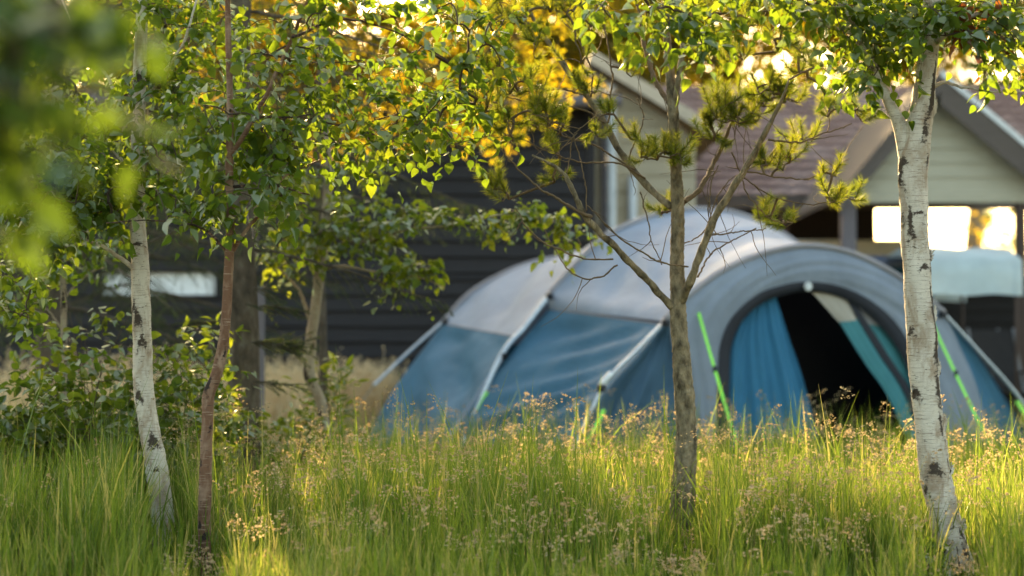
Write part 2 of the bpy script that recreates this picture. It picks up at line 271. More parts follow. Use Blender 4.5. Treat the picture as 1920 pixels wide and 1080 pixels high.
def seedheads():
    mb = MB(); P = np.vstack([field(1500, 6.3, 9.5), field(1000, 9, 13.0, .9)]); P = P[~in_poly(P, TENT)]
    P = P[rng.random(len(P)) < .25 + .9 * vnoise(P[:, 0], P[:, 1], 1.1, 21)]
    px = pxof(P); keep = (px > 330) | (rng.random(len(P)) < .12); P = P[keep]; n = len(P)
    h = np.clip(.40 + .2 * vnoise(P[:, 0], P[:, 1], 1.3, 3) + rng.normal(0, .10, n), .22, .80); px = pxof(P); h -= .1 * np.exp(-((px - 520) / 130) ** 2); h *= np.interp(P[:, 1], [5.5, 7.4, 8.6, 9.4], [.45, .85, 1.0, .86])
    for tx, ty in ((1800, 7.4), (384, 7.4), (1278, 8.2), (308, 8.3)): h = np.where((np.abs(px - tx) < 60) & (P[:, 1] < ty), np.minimum(h, .16), h)
    lean = np.abs(rng.normal(.2, .16, n)); V, Q, T, C = blades(P, h, lean, np.full(n, .0022), rng.uniform(.5, 1, n)); mb.add(V, Q, 1, T)
    tip = C[:, 4]; dirv = norm(C[:, 4] - C[:, 3]); k = 34; m = n * k
    s = rng.uniform(0, 1, (n, k)); L = rng.uniform(.07, .13, n)[:, None]; az = rng.uniform(0, 2 * math.pi, (n, k)); r = (.006 + .028 * np.sin(np.clip(s * 1.15 + .1, 0, 1) * math.pi)) * rng.uniform(.3, 1.1, (n, k))
    nod = np.stack([np.cos(rng.uniform(0, 6.28, n)), np.sin(rng.uniform(0, 6.28, n)), np.full(n, -.9)], -1)
    cen = tip[:, None] + dirv[:, None] * (s - .45)[..., None] * L[..., None] + nod[:, None] * ((s ** 2) * .045)[..., None]
    pos = cen + np.stack([np.cos(az) * r, np.sin(az) * r, -.3 * r], -1); d = norm(pos - cen + dirv[:, None] * .02 + np.array([0, 0, -.008])).reshape(-1, 3)
    X, Yv, Z = frames(d, rnd(m)); V, Fo = scatter(SPK, SPF, pos.reshape(-1, 3), X, Yv, Z, rng.uniform(.006, .012, m)); mb.add(V, Fo, 0, np.repeat(np.repeat(rng.random(n), k) * .7 + rng.random(m) * .3, 4))
    return tag(mb.build('grass_seed_heads', [M['seed'], M['grass']]), 'thin stalks with tan nodding seed heads rising out of the meadow grass', 'grass', kind='stuff')
seedheads()
def drygrass():
    mb = MB(); P = field(10000, 12.0, 19, 1.5); px = pxof(P); P = P[(px < 705) & ~in_poly(P, TENT) & ((px < 330) | (P[:, 1] > 15.2)) & ((px < 585) | (P[:, 1] > 17.2))]; P2 = field(26000, 16.6, 19.5, .5); q2 = pxof(P2); P = np.vstack([P, P2[(q2 > 440) & (q2 < 745) & ~in_poly(P2, TENT)]]); n = len(P); px = pxof(P)
    d = vnoise(P[:, 0], P[:, 1], .8, 5); h = .5 + .35 * d + rng.normal(0, .1, n); h = np.clip(h, .2, 1.0)
    V, Q, T, C = blades(P, h, np.abs(rng.normal(.15, .12, n)), rng.uniform(.006, .012, n), rng.random(n)); mb.add(V, Q, 0, T)
    k = 8; s = rng.uniform(-1, .5, (n, k)); pos = C[:, 4][:, None] + norm(C[:, 4] - C[:, 3])[:, None] * (s * .09)[..., None] + rng.normal(0, .008, (n, k, 3)); m = n * k
    X, Yv, Z = frames(norm(np.array([0, 0, 1.]) + rng.normal(0, .4, (m, 3))), rnd(m)); V, Fo = scatter(SPK, SPF, pos.reshape(-1, 3), X, Yv, Z, rng.uniform(.014, .028, m)); mb.add(V, Fo, 0, np.repeat(rng.random(m), 4))
    return tag(mb.build('dry_grass', M['straw']), 'tall straw coloured dry grass along the foot of the dark cabin', 'grass', kind='stuff')
drygrass()
# ------------------------------------------------------------------ trees
def leaf_template(k='birch'):
    if k == 'birch': o = [(0, 0), (.22, .06), (.40, .26), (.36, .48), (.22, .72), (0, 1.0)]
    elif k == 'round': o = [(0, 0), (.26, .1), (.42, .36), (.36, .66), (.16, .9), (0, 1.0)]
    else: o = [(0, 0), (.12, .2), (.17, .45), (.12, .75), (0.04, .92), (0, 1.0)]
    o = np.array(o); n = len(o); z = lambda y, x: .10 * x - .16 * y * y
    mid = [(0, y, z(y, 0)) for y in o[:, 1]]; R = [(x, y, z(y, x) + .3 * x * .5) for x, y in o[1:-1]]; L = [(-x, y, zz) for x, y, zz in R]
    V = np.array(mid + R + L); tri = []; q = []
    for side, b in ((0, n), (1, n + len(R))):
        ids = [0] + [b + i for i in range(len(R))] + [n - 1]
        for i in range(n - 1):
            a = (i, i + 1, ids[i + 1], ids[i]); a = [x for j, x in enumerate(a) if x not in a[:j]]
            (tri if len(a) == 3 else q).append(a if side == 0 else a[::-1])
    return V, [np.array(tri), np.array(q)]
LT = {k: leaf_template(k) for k in ('birch', 'round', 'willow')}
def zone_targets(zs):
    out = []
    for (px, py, rx, ry, Y, dy, n) in zs:
        u = rnd(n) * (rng.random(n) ** .4)[:, None]
        out += [at(px + a * rx, py + c * ry, Y + b * dy) for a, b, c in u]
    return np.array(out)
def colonise(nodes, T, sway=.12):
    """joins every target to the nearest branch node -> list of (parent idx, child idx), all points"""
    pts = [np.array(p) for p in nodes]; n0 = len(pts); par = [-1] * n0; left = list(range(len(T)))
    A = np.array(pts); d = np.linalg.norm(T[:, None] - A[None], axis=2); best = d.argmin(1); bd = d.min(1); done = np.zeros(len(T), bool)
    for _ in range(len(T)):
        i = np.where(done, 1e9, bd).argmin(); done[i] = True; par.append(int(best[i])); pts.append(T[i]); k = len(pts) - 1
        dn = np.linalg.norm(T - T[i], axis=1) * 1.08; u = dn < bd; bd = np.where(u, dn, bd); best = np.where(u, k, best)
    cnt = np.zeros(len(pts)); cnt[n0:] = 1
    for k in range(len(pts) - 1, n0 - 1, -1): cnt[par[k]] += cnt[k]
    return np.array(pts), np.array(par), cnt, n0
def crown_branches(mb, pts, par, cnt, n0, slot, r0=.0012, rmax=.02, sides=5):
    idx = np.arange(n0, len(pts)); a = pts[par[idx]]; b = pts[idx]; L = np.linalg.norm(b - a, axis=1)[:, None]
    k = 6; t = np.linspace(0, 1, k)[None, :, None]; bow = rnd(len(idx)) * L * .12 + np.array([0, 0, 1]) * L * .10
    P = a[:, None] * (1 - t) + b[:, None] * t + bow[:, None] * (4 * t * (1 - t))
    rb = np.minimum(r0 * np.sqrt(cnt[idx]) + .0004, rmax); ra = np.minimum(rb * 1.25, rmax); R = ra[:, None] * (1 - t[..., 0]) + rb[:, None] * t[..., 0]
    V, Q = tubes(P, R, sides, False); mb.add(V, Q, slot)
    return norm(b - a)
def sprigs(mb, T, dirs, per, nl, L, size, kind, tw, lf, droop=.5, spread=.8, tintf=None, r=.001, alt=None):
    """per leafy shoots at every target"""
    n = len(T) * per; p0 = np.repeat(T, per, 0); d = norm(np.repeat(dirs, per, 0) * .6 + rnd(n) * spread + np.array([0, 0, .1]))
    k = 5; s = np.linspace(0, 1, k)[None, :, None]; LL = (L * rng.uniform(.6, 1.2, n))[:, None, None]
    P = p0[:, None] + d[:, None] * s * LL + np.array([0, 0, -1.]) * droop * s ** 2 * LL
    V, Q = tubes(P, np.broadcast_to(r * (1 - .6 * s[..., 0]), (n, k)), 3, False); mb.add(V, Q, tw)
    m = n * nl; u = (np.arange(nl) + .6) / nl; u = np.clip(u[None] + rng.normal(0, .05, (n, nl)), .05, 1); f = u * (k - 1); i = np.clip(f.astype(int), 0, k - 2); fr = (f - i)[..., None]
    ii = np.arange(n)[:, None]; pos = P[ii, i] * (1 - fr) + P[ii, i + 1] * fr; tg = norm(P[ii, i + 1] - P[ii, i]); sd = norm(np.cross(tg, np.array([0, 0, 1.])) + 1e-6) * np.where(np.arange(nl) % 2, 1, -1)[None, :, None]
    d2 = norm(tg * .5 + sd * .75 + np.array([0, 0, -.45 * (.4 + droop)]) + rng.normal(0, .4, (n, nl, 3))).reshape(m, 3); pos = pos.reshape(m, 3)
    pet = pos + d2 * size * .28; X, Yv, Z = frames(d2, norm(np.array([0, 0, 1.]) + rng.normal(0, .6, (m, 3)))); X = X * rng.uniform(.72, 1.12, (m, 1)); Z = Z * rng.uniform(-.6, 2.8, (m, 1))
    TV, TF = LT[kind]; tint = np.repeat(rng.random(len(T)) * .35, per * nl) + rng.random(m) * .5 + .08
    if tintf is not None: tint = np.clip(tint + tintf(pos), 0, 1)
    S = size * rng.choice([.55, .8, 1., 1.15], m) * rng.uniform(.85, 1.1, m); V, Fo = scatter(TV, TF, pet, X, Yv, Z, S)
    if alt is None: mb.add(V, Fo, lf, np.repeat(tint, len(TV)))
    else:
        sel = alt(pos); kk = len(TV)
        for msk, slot in ((~sel, lf), (sel, lf + 1)):
            if msk.any():
                V, Fo = scatter(TV, TF, pet[msk], X[msk], Yv[msk], Z[msk], S[msk]); mb.add(V, Fo, slot, np.repeat(tint[msk], kk))
    V, Q = tubes(np.stack([pos, (pos + pet) / 2, pet], 1), np.full((m, 3), .0005), 3, False); mb.add(V, Q, tw)
def limb_pts(pp, Y, n):
    """pixel polyline with widths: (px,py,width px[,depth offset]) -> centres, radii"""
    q = np.array([list(p) + [0] * (4 - len(p)) for p in pp], float)
    P = np.array([at(a, b, Y + d) for a, b, _, d in q]); R = np.array([wd / 2 * (Y + d) / F for (_, _, wd, d) in q])
    S = smooth(np.hstack([P, R[:, None]]), n); return S[:, :3], np.maximum(S[:, 3], .0008)
def trunk_mesh(P, R, sides=20, scars=(), rough=.07, root=True, seed=0, bumps=()):
    """one trunk with uneven girth, swellings and dark scars; scars = (z, azimuth to camera, half height, half width)"""
    r = np.random.default_rng(seed); k = len(P); V, Q = tubes(P[None], R[None], sides); V = V.reshape(k, sides, 3); C = P[:, None]; O = V - C
    z = P[:, 2]; th = np.arange(sides) / sides * 2 * math.pi; ph = r.uniform(0, 6.28, 12)
    w_ = np.zeros((k, sides))
    for i in range(6): w_ += np.sin((i + 1) * 7.3 * z[:, None] + ph[i] + (i % 3 + 1) * th[None] + ph[i + 6]) / (i + 1.5)
    s = 1 + rough * w_; ang = np.arctan2(O[..., 0], -O[..., 1]); tint = np.zeros((k, sides))
    for (sz, sa, hh, hw) in scars:
        da = (ang - sa + math.pi) % (2 * math.pi) - math.pi; zz = (z[:, None] - sz) / hh + .8 * np.abs(da) / hw - .25; e = np.exp(-(zz ** 2) * 1.2 - ((da / hw) * (1 + .5 * np.clip(zz, -1, 1))) ** 2)
        tint += e * .95; s += .10 * np.exp(-((zz + .6) ** 2) - (da / hw) ** 2) - .05 * e
    for (bz, ba, hh, hw, amp) in bumps:
        da = (ang - ba + math.pi) % (2 * math.pi) - math.pi; s += amp * np.exp(-((z[:, None] - bz) / hh) ** 2 - (da / hw) ** 2)
    s += (.022 if sides != 18 else .045) * np.random.default_rng(seed + 9).normal(size=(k, sides))
    if root: s = s * (1 + .14 * np.exp(-np.clip(z, 0, None) / .05))[:, None]
    V = C + O * s[..., None]; return V.reshape(-1, 3), Q, np.clip(tint, 0, 1).ravel()
def zat(py, Y): return at(960, py, Y)[2]
def base_of(pp, Y): p = at(pp[0][0], pp[0][1], Y); return (p[0], p[1], 0)
def birch(name, label, Y, trunk, limbs, zones, bark, scars=(), leaf='birch_leaf', size=.051, per=2, nl=7, L=.15, droop=.5, nring=260, tintf=None, group=None, cat='tree', sides=20, kind='birch', alt=None, altmat=None, bumps=(), peels=()):
    P, R = limb_pts(trunk, Y, nring)
    if P[0, 2] > -.05: P = np.vstack([[P[0] * [1, 1, 0] + [0, 0, -.08]], P]); R = np.concatenate([[R[0]], R])
    o = thing(name, (P[0, 0], P[0, 1], 0), label, cat, group); mb = MB(); V, Q, T = trunk_mesh(P, R, sides, scars, seed=len(label), bumps=bumps); mb.add(V, Q, 0, T); mb.build('trunk', bark, o)
    for (pz, pa, w0, h0) in peels:                                   # curls of loose bark standing off the trunk
        i = np.abs(P[:, 2] - pz).argmin(); c, r_ = P[i], R[i]; pm = MB(); a_ = np.linspace(0, 1, 8); hh = np.linspace(-.5, .5, 6)
        rad = r_ * (1.03 + .55 * a_ ** 2 * (w0 / r_)); th = pa + a_ * w0 / r_ * .8; jag = rng.normal(0, .004, (6, 8))
        Vp = np.stack([c[0] + np.sin(th)[None] * rad[None] + jag, c[1] - np.cos(th)[None] * rad[None] + jag * .5, pz + hh[:, None] * h0 * (1 - .5 * a_[None]) + jag], -1)
        V2 = np.concatenate([Vp, Vp + np.array([.0004, -.0012, .0008])]); pm.add(V2[:6], grid_faces(6, 8), 0, .35); pm.add(V2[6:], grid_faces(6, 8), 0, rng.uniform(0, .5)); pm.build('bark_curl', bark, o)
    nodes = [p for p, r_ in zip(P[::6], R[::6]) if p[2] > zat(560, Y)]
    for lp in limbs:
        LP, LR = limb_pts(lp, Y, 60); LP[1:-1] += np.cumsum(rng.normal(0, .0012, (58, 3)), 0) * np.sin(np.linspace(0, 3.14, 58))[:, None]
        lm = MB(); V, Q = tubes(LP[None], LR[None], 10); lm.add(V, Q, 0, .1 if LR[0] > .006 else .55); lm.build('limb', bark, o); nodes += list(LP[8::4])
    cb = MB(); T_ = zone_targets(zones); pts, par, cnt, n0 = colonise(np.array(nodes), T_); dr = crown_branches(cb, pts, par, cnt, n0, 0)
    sprigs(cb, pts[n0:], dr, per, nl, L, size, kind, 0, 1, droop, tintf=tintf, alt=alt)
    cb.build('crown', [M['twig'], M[leaf]] + ([altmat] if altmat else []), o); return o
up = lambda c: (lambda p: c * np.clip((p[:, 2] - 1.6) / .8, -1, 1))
# white birch on the left
Y = 8.3
birch('birch_tree', 'slender white birch on the left leaning out of the leafy undergrowth', Y,
      [(308, 1040, 46), (302, 940, 42), (288, 840, 40), (271, 745, 37), (266, 640, 36), (263, 500, 33), (258, 380, 28), (258, 270, 26), (262, 140, 25), (268, 0, 22), (272, -130, 17), (276, -240, 10)],
      [[(256, 508, 10), (225, 482, 8, -.05), (185, 455, 6, -.1), (110, 432, 4, -.1), (40, 440, 2, -.1)], [(262, 330, 10), (220, 290, 7, .1), (170, 235, 5, .1), (80, 205, 3, .1)], [(262, 200, 10), (310, 130, 7, -.1), (350, 60, 5, -.2), (380, -40, 3, -.2)], [(262, 250, 8), (200, 150, 6, .2), (140, 60, 4, .3), (100, -40, 3, .3)]],
      [(180, 300, 170, 100, 8.3, .5, 80), (100, 400, 120, 75, 8.2, .4, 48), (330, 210, 110, 110, 8.4, .5, 44), (40, 330, 70, 90, 8.3, .4, 26), (320, 50, 140, 80, 8.5, .5, 60), (130, 150, 150, 110, 8.6, .4, 50), (30, 560, 60, 60, 8.2, .3, 10), (270, -110, 150, 80, 8.3, .5, 26)],
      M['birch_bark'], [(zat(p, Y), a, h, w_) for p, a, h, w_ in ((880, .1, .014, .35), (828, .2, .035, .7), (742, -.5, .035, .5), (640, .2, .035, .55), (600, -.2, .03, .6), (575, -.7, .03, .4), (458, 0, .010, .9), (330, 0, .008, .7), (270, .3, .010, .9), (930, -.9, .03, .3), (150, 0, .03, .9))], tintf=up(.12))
# red-barked young birch
Y = 7.4
birch('birch_tree', 'young birch with reddish brown crooked trunk left of the dark spruce', Y,
      [(384, 1092, 25), (383, 1000, 24), (386, 880, 23), (389, 800, 22), (391, 742, 22), (404, 708, 21.5), (415, 662, 20.5), (423, 600, 19), (430, 480, 17), (433, 400, 15.5), (430, 330, 14.5), (431, 200, 12.5), (428, 60, 11), (426, -60, 7), (426, -180, 4.5)],
      [[(437, 470, 9), (465, 425, 7), (497, 382, 6), (530, 330, 4, .1), (600, 300, 3, .2)], [(424, 470, 6), (395, 440, 5), (360, 424, 4), (290, 415, 3), (200, 418, 2)], [(433, 290, 11), (470, 235, 9), (510, 160, 8, .1), (548, 70, 7, .1), (585, -20, 5, .1)], [(480, 220, 6), (560, 220, 4, .1), (650, 235, 3, .2), (760, 210, 2, .2)], [(548, 70, 6), (640, 40, 5, .2), (740, 60, 3, .3), (830, 110, 2, .3)], [(432, 350, 6), (520, 350, 4), (580, 365, 3, .1)]],
      [(560, 110, 180, 110, 7.6, .5, 32), (430, 250, 130, 90, 7.5, .4, 34), (620, 240, 160, 80, 7.6, .4, 36), (770, 130, 130, 90, 7.7, .4, 15), (810, 230, 110, 60, 7.8, .3, 18), (500, 350, 90, 40, 7.5, .4, 14), (700, 10, 200, 50, 7.7, .4, 16), (360, 380, 90, 50, 7.3, .3, 14), (900, 100, 70, 110, 7.8, .3, 20), (450, -110, 170, 70, 7.4, .4, 24)],
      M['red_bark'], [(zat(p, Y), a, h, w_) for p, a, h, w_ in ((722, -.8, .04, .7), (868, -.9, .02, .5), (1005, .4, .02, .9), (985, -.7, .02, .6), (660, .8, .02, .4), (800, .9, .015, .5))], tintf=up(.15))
# bent thin birch farther back, its low branch reaching over to the tent
Y = 11.0
birch('birch_tree', 'thin pale bent birch before the dark cabin wall, low branch reaching towards the tent', Y,
      [(618, 940, 18), (612, 850, 19), (603, 760, 20), (580, 700, 22), (583, 640, 21), (592, 570, 20), (603, 480, 18), (612, 400, 17), (615, 300, 15), (610, 180, 12), (606, 40, 8), (604, -60, 4)],
      [[(583, 605, 9), (565, 560, 7), (545, 528, 6), (520, 500, 4)], [(605, 505, 8), (640, 500, 6, -.1), (700, 512, 5, -.3), (780, 520, 3, -.4), (835, 540, 2, -.4)], [(612, 430, 9), (680, 455, 7, -.2), (760, 430, 5, -.4), (860, 420, 4, -.5), (960, 400, 3, -.6), (1060, 425, 2, -.6), (1090, 460, 2, -.6)]],
      [(560, 430, 90, 50, 11, .4, 16), (660, 455, 100, 30, 10.8, .3, 18), (770, 505, 75, 22, 10.6, .15, 15), (740, 410, 100, 18, 10.6, .3, 16), (880, 412, 70, 12, 10.5, .15, 10), (980, 395, 40, 14, 10.4, .15, 9), (1060, 430, 36, 18, 10.4, .1, 9), (620, 330, 130, 80, 11, .5, 34), (530, 480, 45, 40, 11, .3, 14)],
      M['pale_bark'], [(zat(p, Y), a, h, w_) for p, a, h, w_ in ((700, -.7, .06, .7), (650, .6, .03, .5), (780, -.6, .05, .6))], size=.052, tintf=lambda p: np.full(len(p), .28))
# sapling deep in the undergrowth
birch('sapling', 'thin brown sapling standing in the undergrowth at the far left', 10.0,
      [(128, 980, 13), (125, 850, 13), (122, 740, 13), (120, 640, 12), (119, 540, 11), (112, 470, 8), (108, 380, 6), (106, 300, 3)],
      [[(118, 620, 5), (90, 580, 4), (60, 560, 3), (30, 530, 2)], [(120, 560, 5), (160, 520, 4), (200, 500, 2)]],
      [(110, 440, 110, 70, 10, .4, 30), (30, 540, 50, 60, 10, .3, 16)], M['pale_bark'], ((1.1, 0, .05, .9), (.9, .2, .04, .9), (.6, 0, .04, .9), (.75, .5, .04, .9)), tintf=up(.05))
# big birch on the right
Y = 7.4
birch('birch_tree', 'thick white birch on the right with forked trunk, standing before the tent', Y,
      [(1800, 1094, 61.4), (1786, 1030, 61.4), (1762, 925, 56.7), (1745, 820, 55.8), (1730, 690, 53.9), (1723, 560, 53.0), (1716, 440, 50.2), (1712, 345, 53.9), (1716, 270, 53.9), (1730, 190, 42.8), (1742, 100, 37.2), (1748, 0, 31.6), (1752, -120, 24.2), (1758, -300, 11.2)],
      [[(1712, 345, 46), (1702, 285, 38), (1688, 232, 27), (1664, 178, 21), (1640, 128, 19), (1606, 66, 15), (1566, -20, 11), (1520, -110, 7)],
       [(1745, 165, 9), (1775, 152, 6), (1810, 158, 5, -.1), (1860, 165, 3, -.1), (1915, 172, 2, -.1)],
       [(1745, 90, 13), (1790, 50, 9, -.1), (1850, 10, 7, -.1), (1920, -60, 4, -.1)], [(1606, 66, 10), (1560, 50, 6, .1), (1490, 30, 5, .1), (1420, -10, 3, .1)], [(1566, -20, 10), (1480, -70, 8, -.2), (1380, -90, 6, -.3), (1260, -70, 5, -.4), (1160, -20, 3, -.4), (1110, 30, 2, -.4)]],
      [(1640, 120, 60, 60, 7.4, .25, 16), (1590, 40, 70, 55, 7.4, .3, 17), (1680, 15, 110, 45, 7.5, .35, 28), (1860, 35, 75, 55, 7.3, .3, 26), (1750, 50, 50, 45, 7.3, .25, 14), (1530, 5, 80, 35, 7.4, .3, 16), (1190, 25, 100, 40, 7.0, .2, 14), (1312, 60, 16, 60, 7.1, .1, 7), (1900, 90, 20, 40, 7.3, .2, 5), (1420, -20, 90, 25, 7.2, .2, 10), (1745, -150, 170, 90, 7.4, .4, 34), (1480, -110, 120, 50, 7.3, .3, 14)],
      M['birch_bark'], [(zat(p, Y), a, h, w_) for p, a, h, w_ in ((875, -.25, .034, .6), (735, -.9, .03, .5), (915, -1.0, .02, .25), (985, .1, .009, .15), (958, 0, .009, .15), (1005, .7, .03, .3), (425, -.5, .075, .34), (330, -1.1, .05, .35), (305, -.9, .02, .4), (240, .4, .05, .18), (200, .5, .06, .2), (150, .6, .08, .2), (300, .9, .03, .2), (620, -.9, .02, .4), (500, .5, .015, .5), (660, .9, .03, .25), (560, .9, .05, .18), (700, .8, .08, .16), (790, .75, .06, .15), (1040, .5, .03, .3), (580, 1.0, .10, .12), (640, 1.0, .08, .13), (460, 1.1, .09, .1), (400, .2, .008, .6), (740, .95, .06, .13), (860, 1.0, .06, .12), (150, .75, .12, .1))],
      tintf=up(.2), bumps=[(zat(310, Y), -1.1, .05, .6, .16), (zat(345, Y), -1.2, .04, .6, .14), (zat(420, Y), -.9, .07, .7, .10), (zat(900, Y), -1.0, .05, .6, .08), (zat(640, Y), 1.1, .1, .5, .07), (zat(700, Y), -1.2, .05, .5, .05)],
      peels=[(zat(330, Y), -1.4, .022, .05), (zat(690, Y), 1.0, .02, .09), (zat(590, Y), 1.15, .016, .07), (zat(480, Y), 1.2, .014, .05), (zat(790, Y), .95, .018, .06), (zat(415, Y), -1.3, .02, .06), (zat(200, Y), 1.1, .016, .09), (zat(880, Y), 1.1, .015, .05), (zat(730, Y), -1.25, .016, .035), (zat(985, Y), 1.0, .014, .06)],
      alt=lambda p: (pxof(p) > 1790) & (pxof(p) < 1885) & (rng.random(len(p)) < .2), altmat=M['red_leaf'], sides=26)
# near branch, far out of focus
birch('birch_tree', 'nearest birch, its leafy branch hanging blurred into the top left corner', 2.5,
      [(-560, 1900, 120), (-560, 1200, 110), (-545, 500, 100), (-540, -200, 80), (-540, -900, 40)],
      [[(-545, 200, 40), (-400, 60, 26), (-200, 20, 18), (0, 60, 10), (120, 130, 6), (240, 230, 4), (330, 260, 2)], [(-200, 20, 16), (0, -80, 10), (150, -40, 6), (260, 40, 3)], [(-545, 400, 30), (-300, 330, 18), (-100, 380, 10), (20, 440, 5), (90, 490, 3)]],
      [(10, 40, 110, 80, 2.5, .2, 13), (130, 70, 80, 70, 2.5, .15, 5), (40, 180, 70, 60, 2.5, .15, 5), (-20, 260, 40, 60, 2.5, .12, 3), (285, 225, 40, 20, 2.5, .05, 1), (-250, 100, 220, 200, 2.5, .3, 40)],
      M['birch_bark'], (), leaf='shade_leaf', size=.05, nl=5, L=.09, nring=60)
# ------------------------------------------------------------------ pine
NT = np.array([[-.5, 0, 0], [.5, 0, 0], [.12, 1, .0]]); NF = [np.array([[0, 1, 2]])]
def needle_shoots(mb, A, Dv, L, nn, nl, nw, slot, tw, fwd=.55, tint=None, r=.0022, bend=.25):
    """shoots from A along Dv: curved twig + needles all round"""
    n = len(A); k = 6; s = np.linspace(0, 1, k)[None, :, None]; Lv = np.broadcast_to(L, (n,))[:, None, None]
    P = A[:, None] + Dv[:, None] * s * Lv + np.array([0, 0, 1.]) * bend * s ** 2 * Lv + rnd(n)[:, None] * .08 * s ** 2 * Lv
    V, Q = tubes(P, np.broadcast_to(r * (1 - .5 * s[..., 0]), (n, k)), 4, False); mb.add(V, Q, tw)
    u = np.sort(rng.random((n, nn)) ** .8, axis=1); f = u * (k - 1) * .999; i = f.astype(int); fr = (f - i)[..., None]; ii = np.arange(n)[:, None]
    pos = (P[ii, i] * (1 - fr) + P[ii, i + 1] * fr).reshape(-1, 3); tg = norm(P[ii, i + 1] - P[ii, i]).reshape(-1, 3); m = len(pos)
    d = norm(tg * fwd + norm(np.cross(tg, rnd(m))) * .8 + rng.normal(0, .1, (m, 3))); X, Yv, Z = frames(d, rnd(m)); TV = NT * np.array([nw / nl, 1, 1])
    V, Fo = scatter(TV, NF, pos, X, Yv, Z, nl * rng.uniform(.7, 1.15, m)); t = rng.random(m) * .55 + np.repeat(rng.random(n) * .45 if tint is None else tint, nn)
    mb.add(V, Fo, slot, np.repeat(np.clip(t, 0, 1), 3))
Y = 8.2
pine = thing('pine_tree', base_of([(1278, 1042)], Y), 'open young pine with crooked bare lower limbs right before the tent', 'tree')
TP = [(1272, 1052, 54), (1278, 960, 46), (1285, 880, 43), (1287, 800, 38), (1279, 700, 36), (1273, 620, 32), (1271, 560, 29), (1270, 480, 27), (1271, 400, 25), (1268, 330, 22), (1262, 210, 20), (1254, 110, 16), (1247, 20, 12), (1243, -80, 7), (1241, -170, 3)]
P, R = limb_pts(TP, Y, 280); mb = MB(); V, Q, T = trunk_mesh(P, R, 18, [(zat(690, Y), -.9, .02, .4), (zat(680, Y), .9, .02, .4)], .06, seed=4); mb.add(V, Q, 0, T); mb.build('trunk', M['pine_bark'], pine); nodes = list(P[150::5])
PL = [[(1264, 578, 18), (1235, 548, 16, -.05), (1180, 490, 15, -.15), (1122, 432, 14, -.25), (1095, 395, 13, -.3), (1072, 345, 11, -.3), (1045, 312, 8, -.3), (1000, 290, 5, -.3)],
      [(1258, 388, 15), (1215, 345, 16, .1), (1180, 302, 16, .15), (1140, 232, 14, .2), (1108, 182, 13, .25), (1078, 142, 13, .25), (1035, 82, 11, .3), (1002, 30, 8, .3), (985, -40, 5, .3)],
      [(1275, 572, 20), (1300, 520, 18, -.1), (1326, 450, 17, -.15), (1352, 398, 16, -.2), (1396, 330, 15, -.25), (1440, 258, 12, -.3), (1466, 205, 8, -.3), (1484, 160, 5, -.3)],
      [(1274, 388, 12), (1310, 348, 11, .1), (1345, 292, 10, .2), (1368, 240, 8, .2), (1390, 190, 5, .2)],
      [(1264, 215, 14), (1276, 130, 13, -.05), (1283, 40, 10, -.05), (1288, -50, 5)], [(1256, 195, 12), (1228, 140, 11, .1), (1208, 80, 9, .15), (1196, 10, 6, .15)],
      [(1150, 486, 5, -.2), (1090, 482, 5, -.2), (1020, 455, 5, -.25), (985, 420, 4, -.3), (965, 380, 3, -.3)], [(1110, 408, 8, -.3), (1070, 392, 7, -.3), (1010, 355, 6, -.35), (975, 320, 5, -.35), (945, 280, 3, -.4)],
      [(1290, 500, 5, -.1), (1230, 492, 5, -.2), (1170, 455, 5, -.25), (1130, 415, 4, -.3), (1100, 385, 3, -.35)], [(1158, 497, 5, -.2), (1120, 518, 5, -.2), (1070, 508, 4, -.2), (1040, 480, 3, -.2), (1015, 430, 3, -.2)],
      [(1210, 335, 5, .1), (1150, 306, 5, .05), (1080, 302, 4, 0), (1020, 280, 4, 0), (970, 250, 3, 0)], [(1190, 318, 6, .1), (1120, 275, 5, .1), (1050, 258, 4, .1), (1000, 235, 3, .1)], [(1140, 232, 6, .2), (1085, 205, 5, .2), (1020, 195, 4, .25), (950, 180, 3, .3)], [(1105, 180, 6, .25), (1060, 165, 5, .3), (980, 160, 4, .3), (900, 130, 3, .4)],
      [(1330, 440, 5, -.15), (1380, 432, 4, -.15), (1440, 430, 3, -.1)], [(1308, 520, 5, -.1), (1332, 482, 5, -.05), (1370, 455, 4, 0), (1425, 428, 3, 0)], [(1333, 425, 4, -.1), (1337, 350, 4, -.1), (1352, 305, 3, -.1)], [(1440, 262, 6, -.3), (1495, 270, 5, -.3), (1545, 255, 4, -.25), (1600, 235, 3, -.2)], [(1400, 322, 5, -.25), (1460, 330, 4, -.2), (1520, 330, 4, -.1), (1590, 290, 2, 0)], [(1372, 285, 5, .1), (1395, 335, 4, .1), (1440, 370, 4, .1), (1500, 385, 3, .1), (1560, 380, 3, .1)],
      [(1390, 330, 4, -.2), (1405, 372, 4, -.2), (1430, 400, 3, -.2), (1460, 415, 3, -.2)], [(1200, 360, 4, .05), (1222, 410, 4, 0), (1228, 450, 3, 0), (1248, 495, 3, 0)], [(1180, 300, 5, .1), (1205, 235, 4, .1), (1200, 190, 3, .1)], [(1270, 460, 4), (1320, 430, 4, .1), (1355, 345, 3, .1), (1440, 290, 3, .1)], [(1140, 230, 5, .2), (1145, 150, 5, .15), (1130, 60, 4, .1), (1135, -20, 3, .1)], [(1108, 182, 5, .25), (1110, 120, 5, .2), (1050, 30, 4, .2)], [(1100, 395, 4, -.3), (1092, 330, 3, -.3), (1060, 250, 3, -.3), (1010, 230, 2, -.3)], [(1062, 330, 4, -.3), (1075, 250, 3, -.3), (1120, 200, 2, -.3)]]
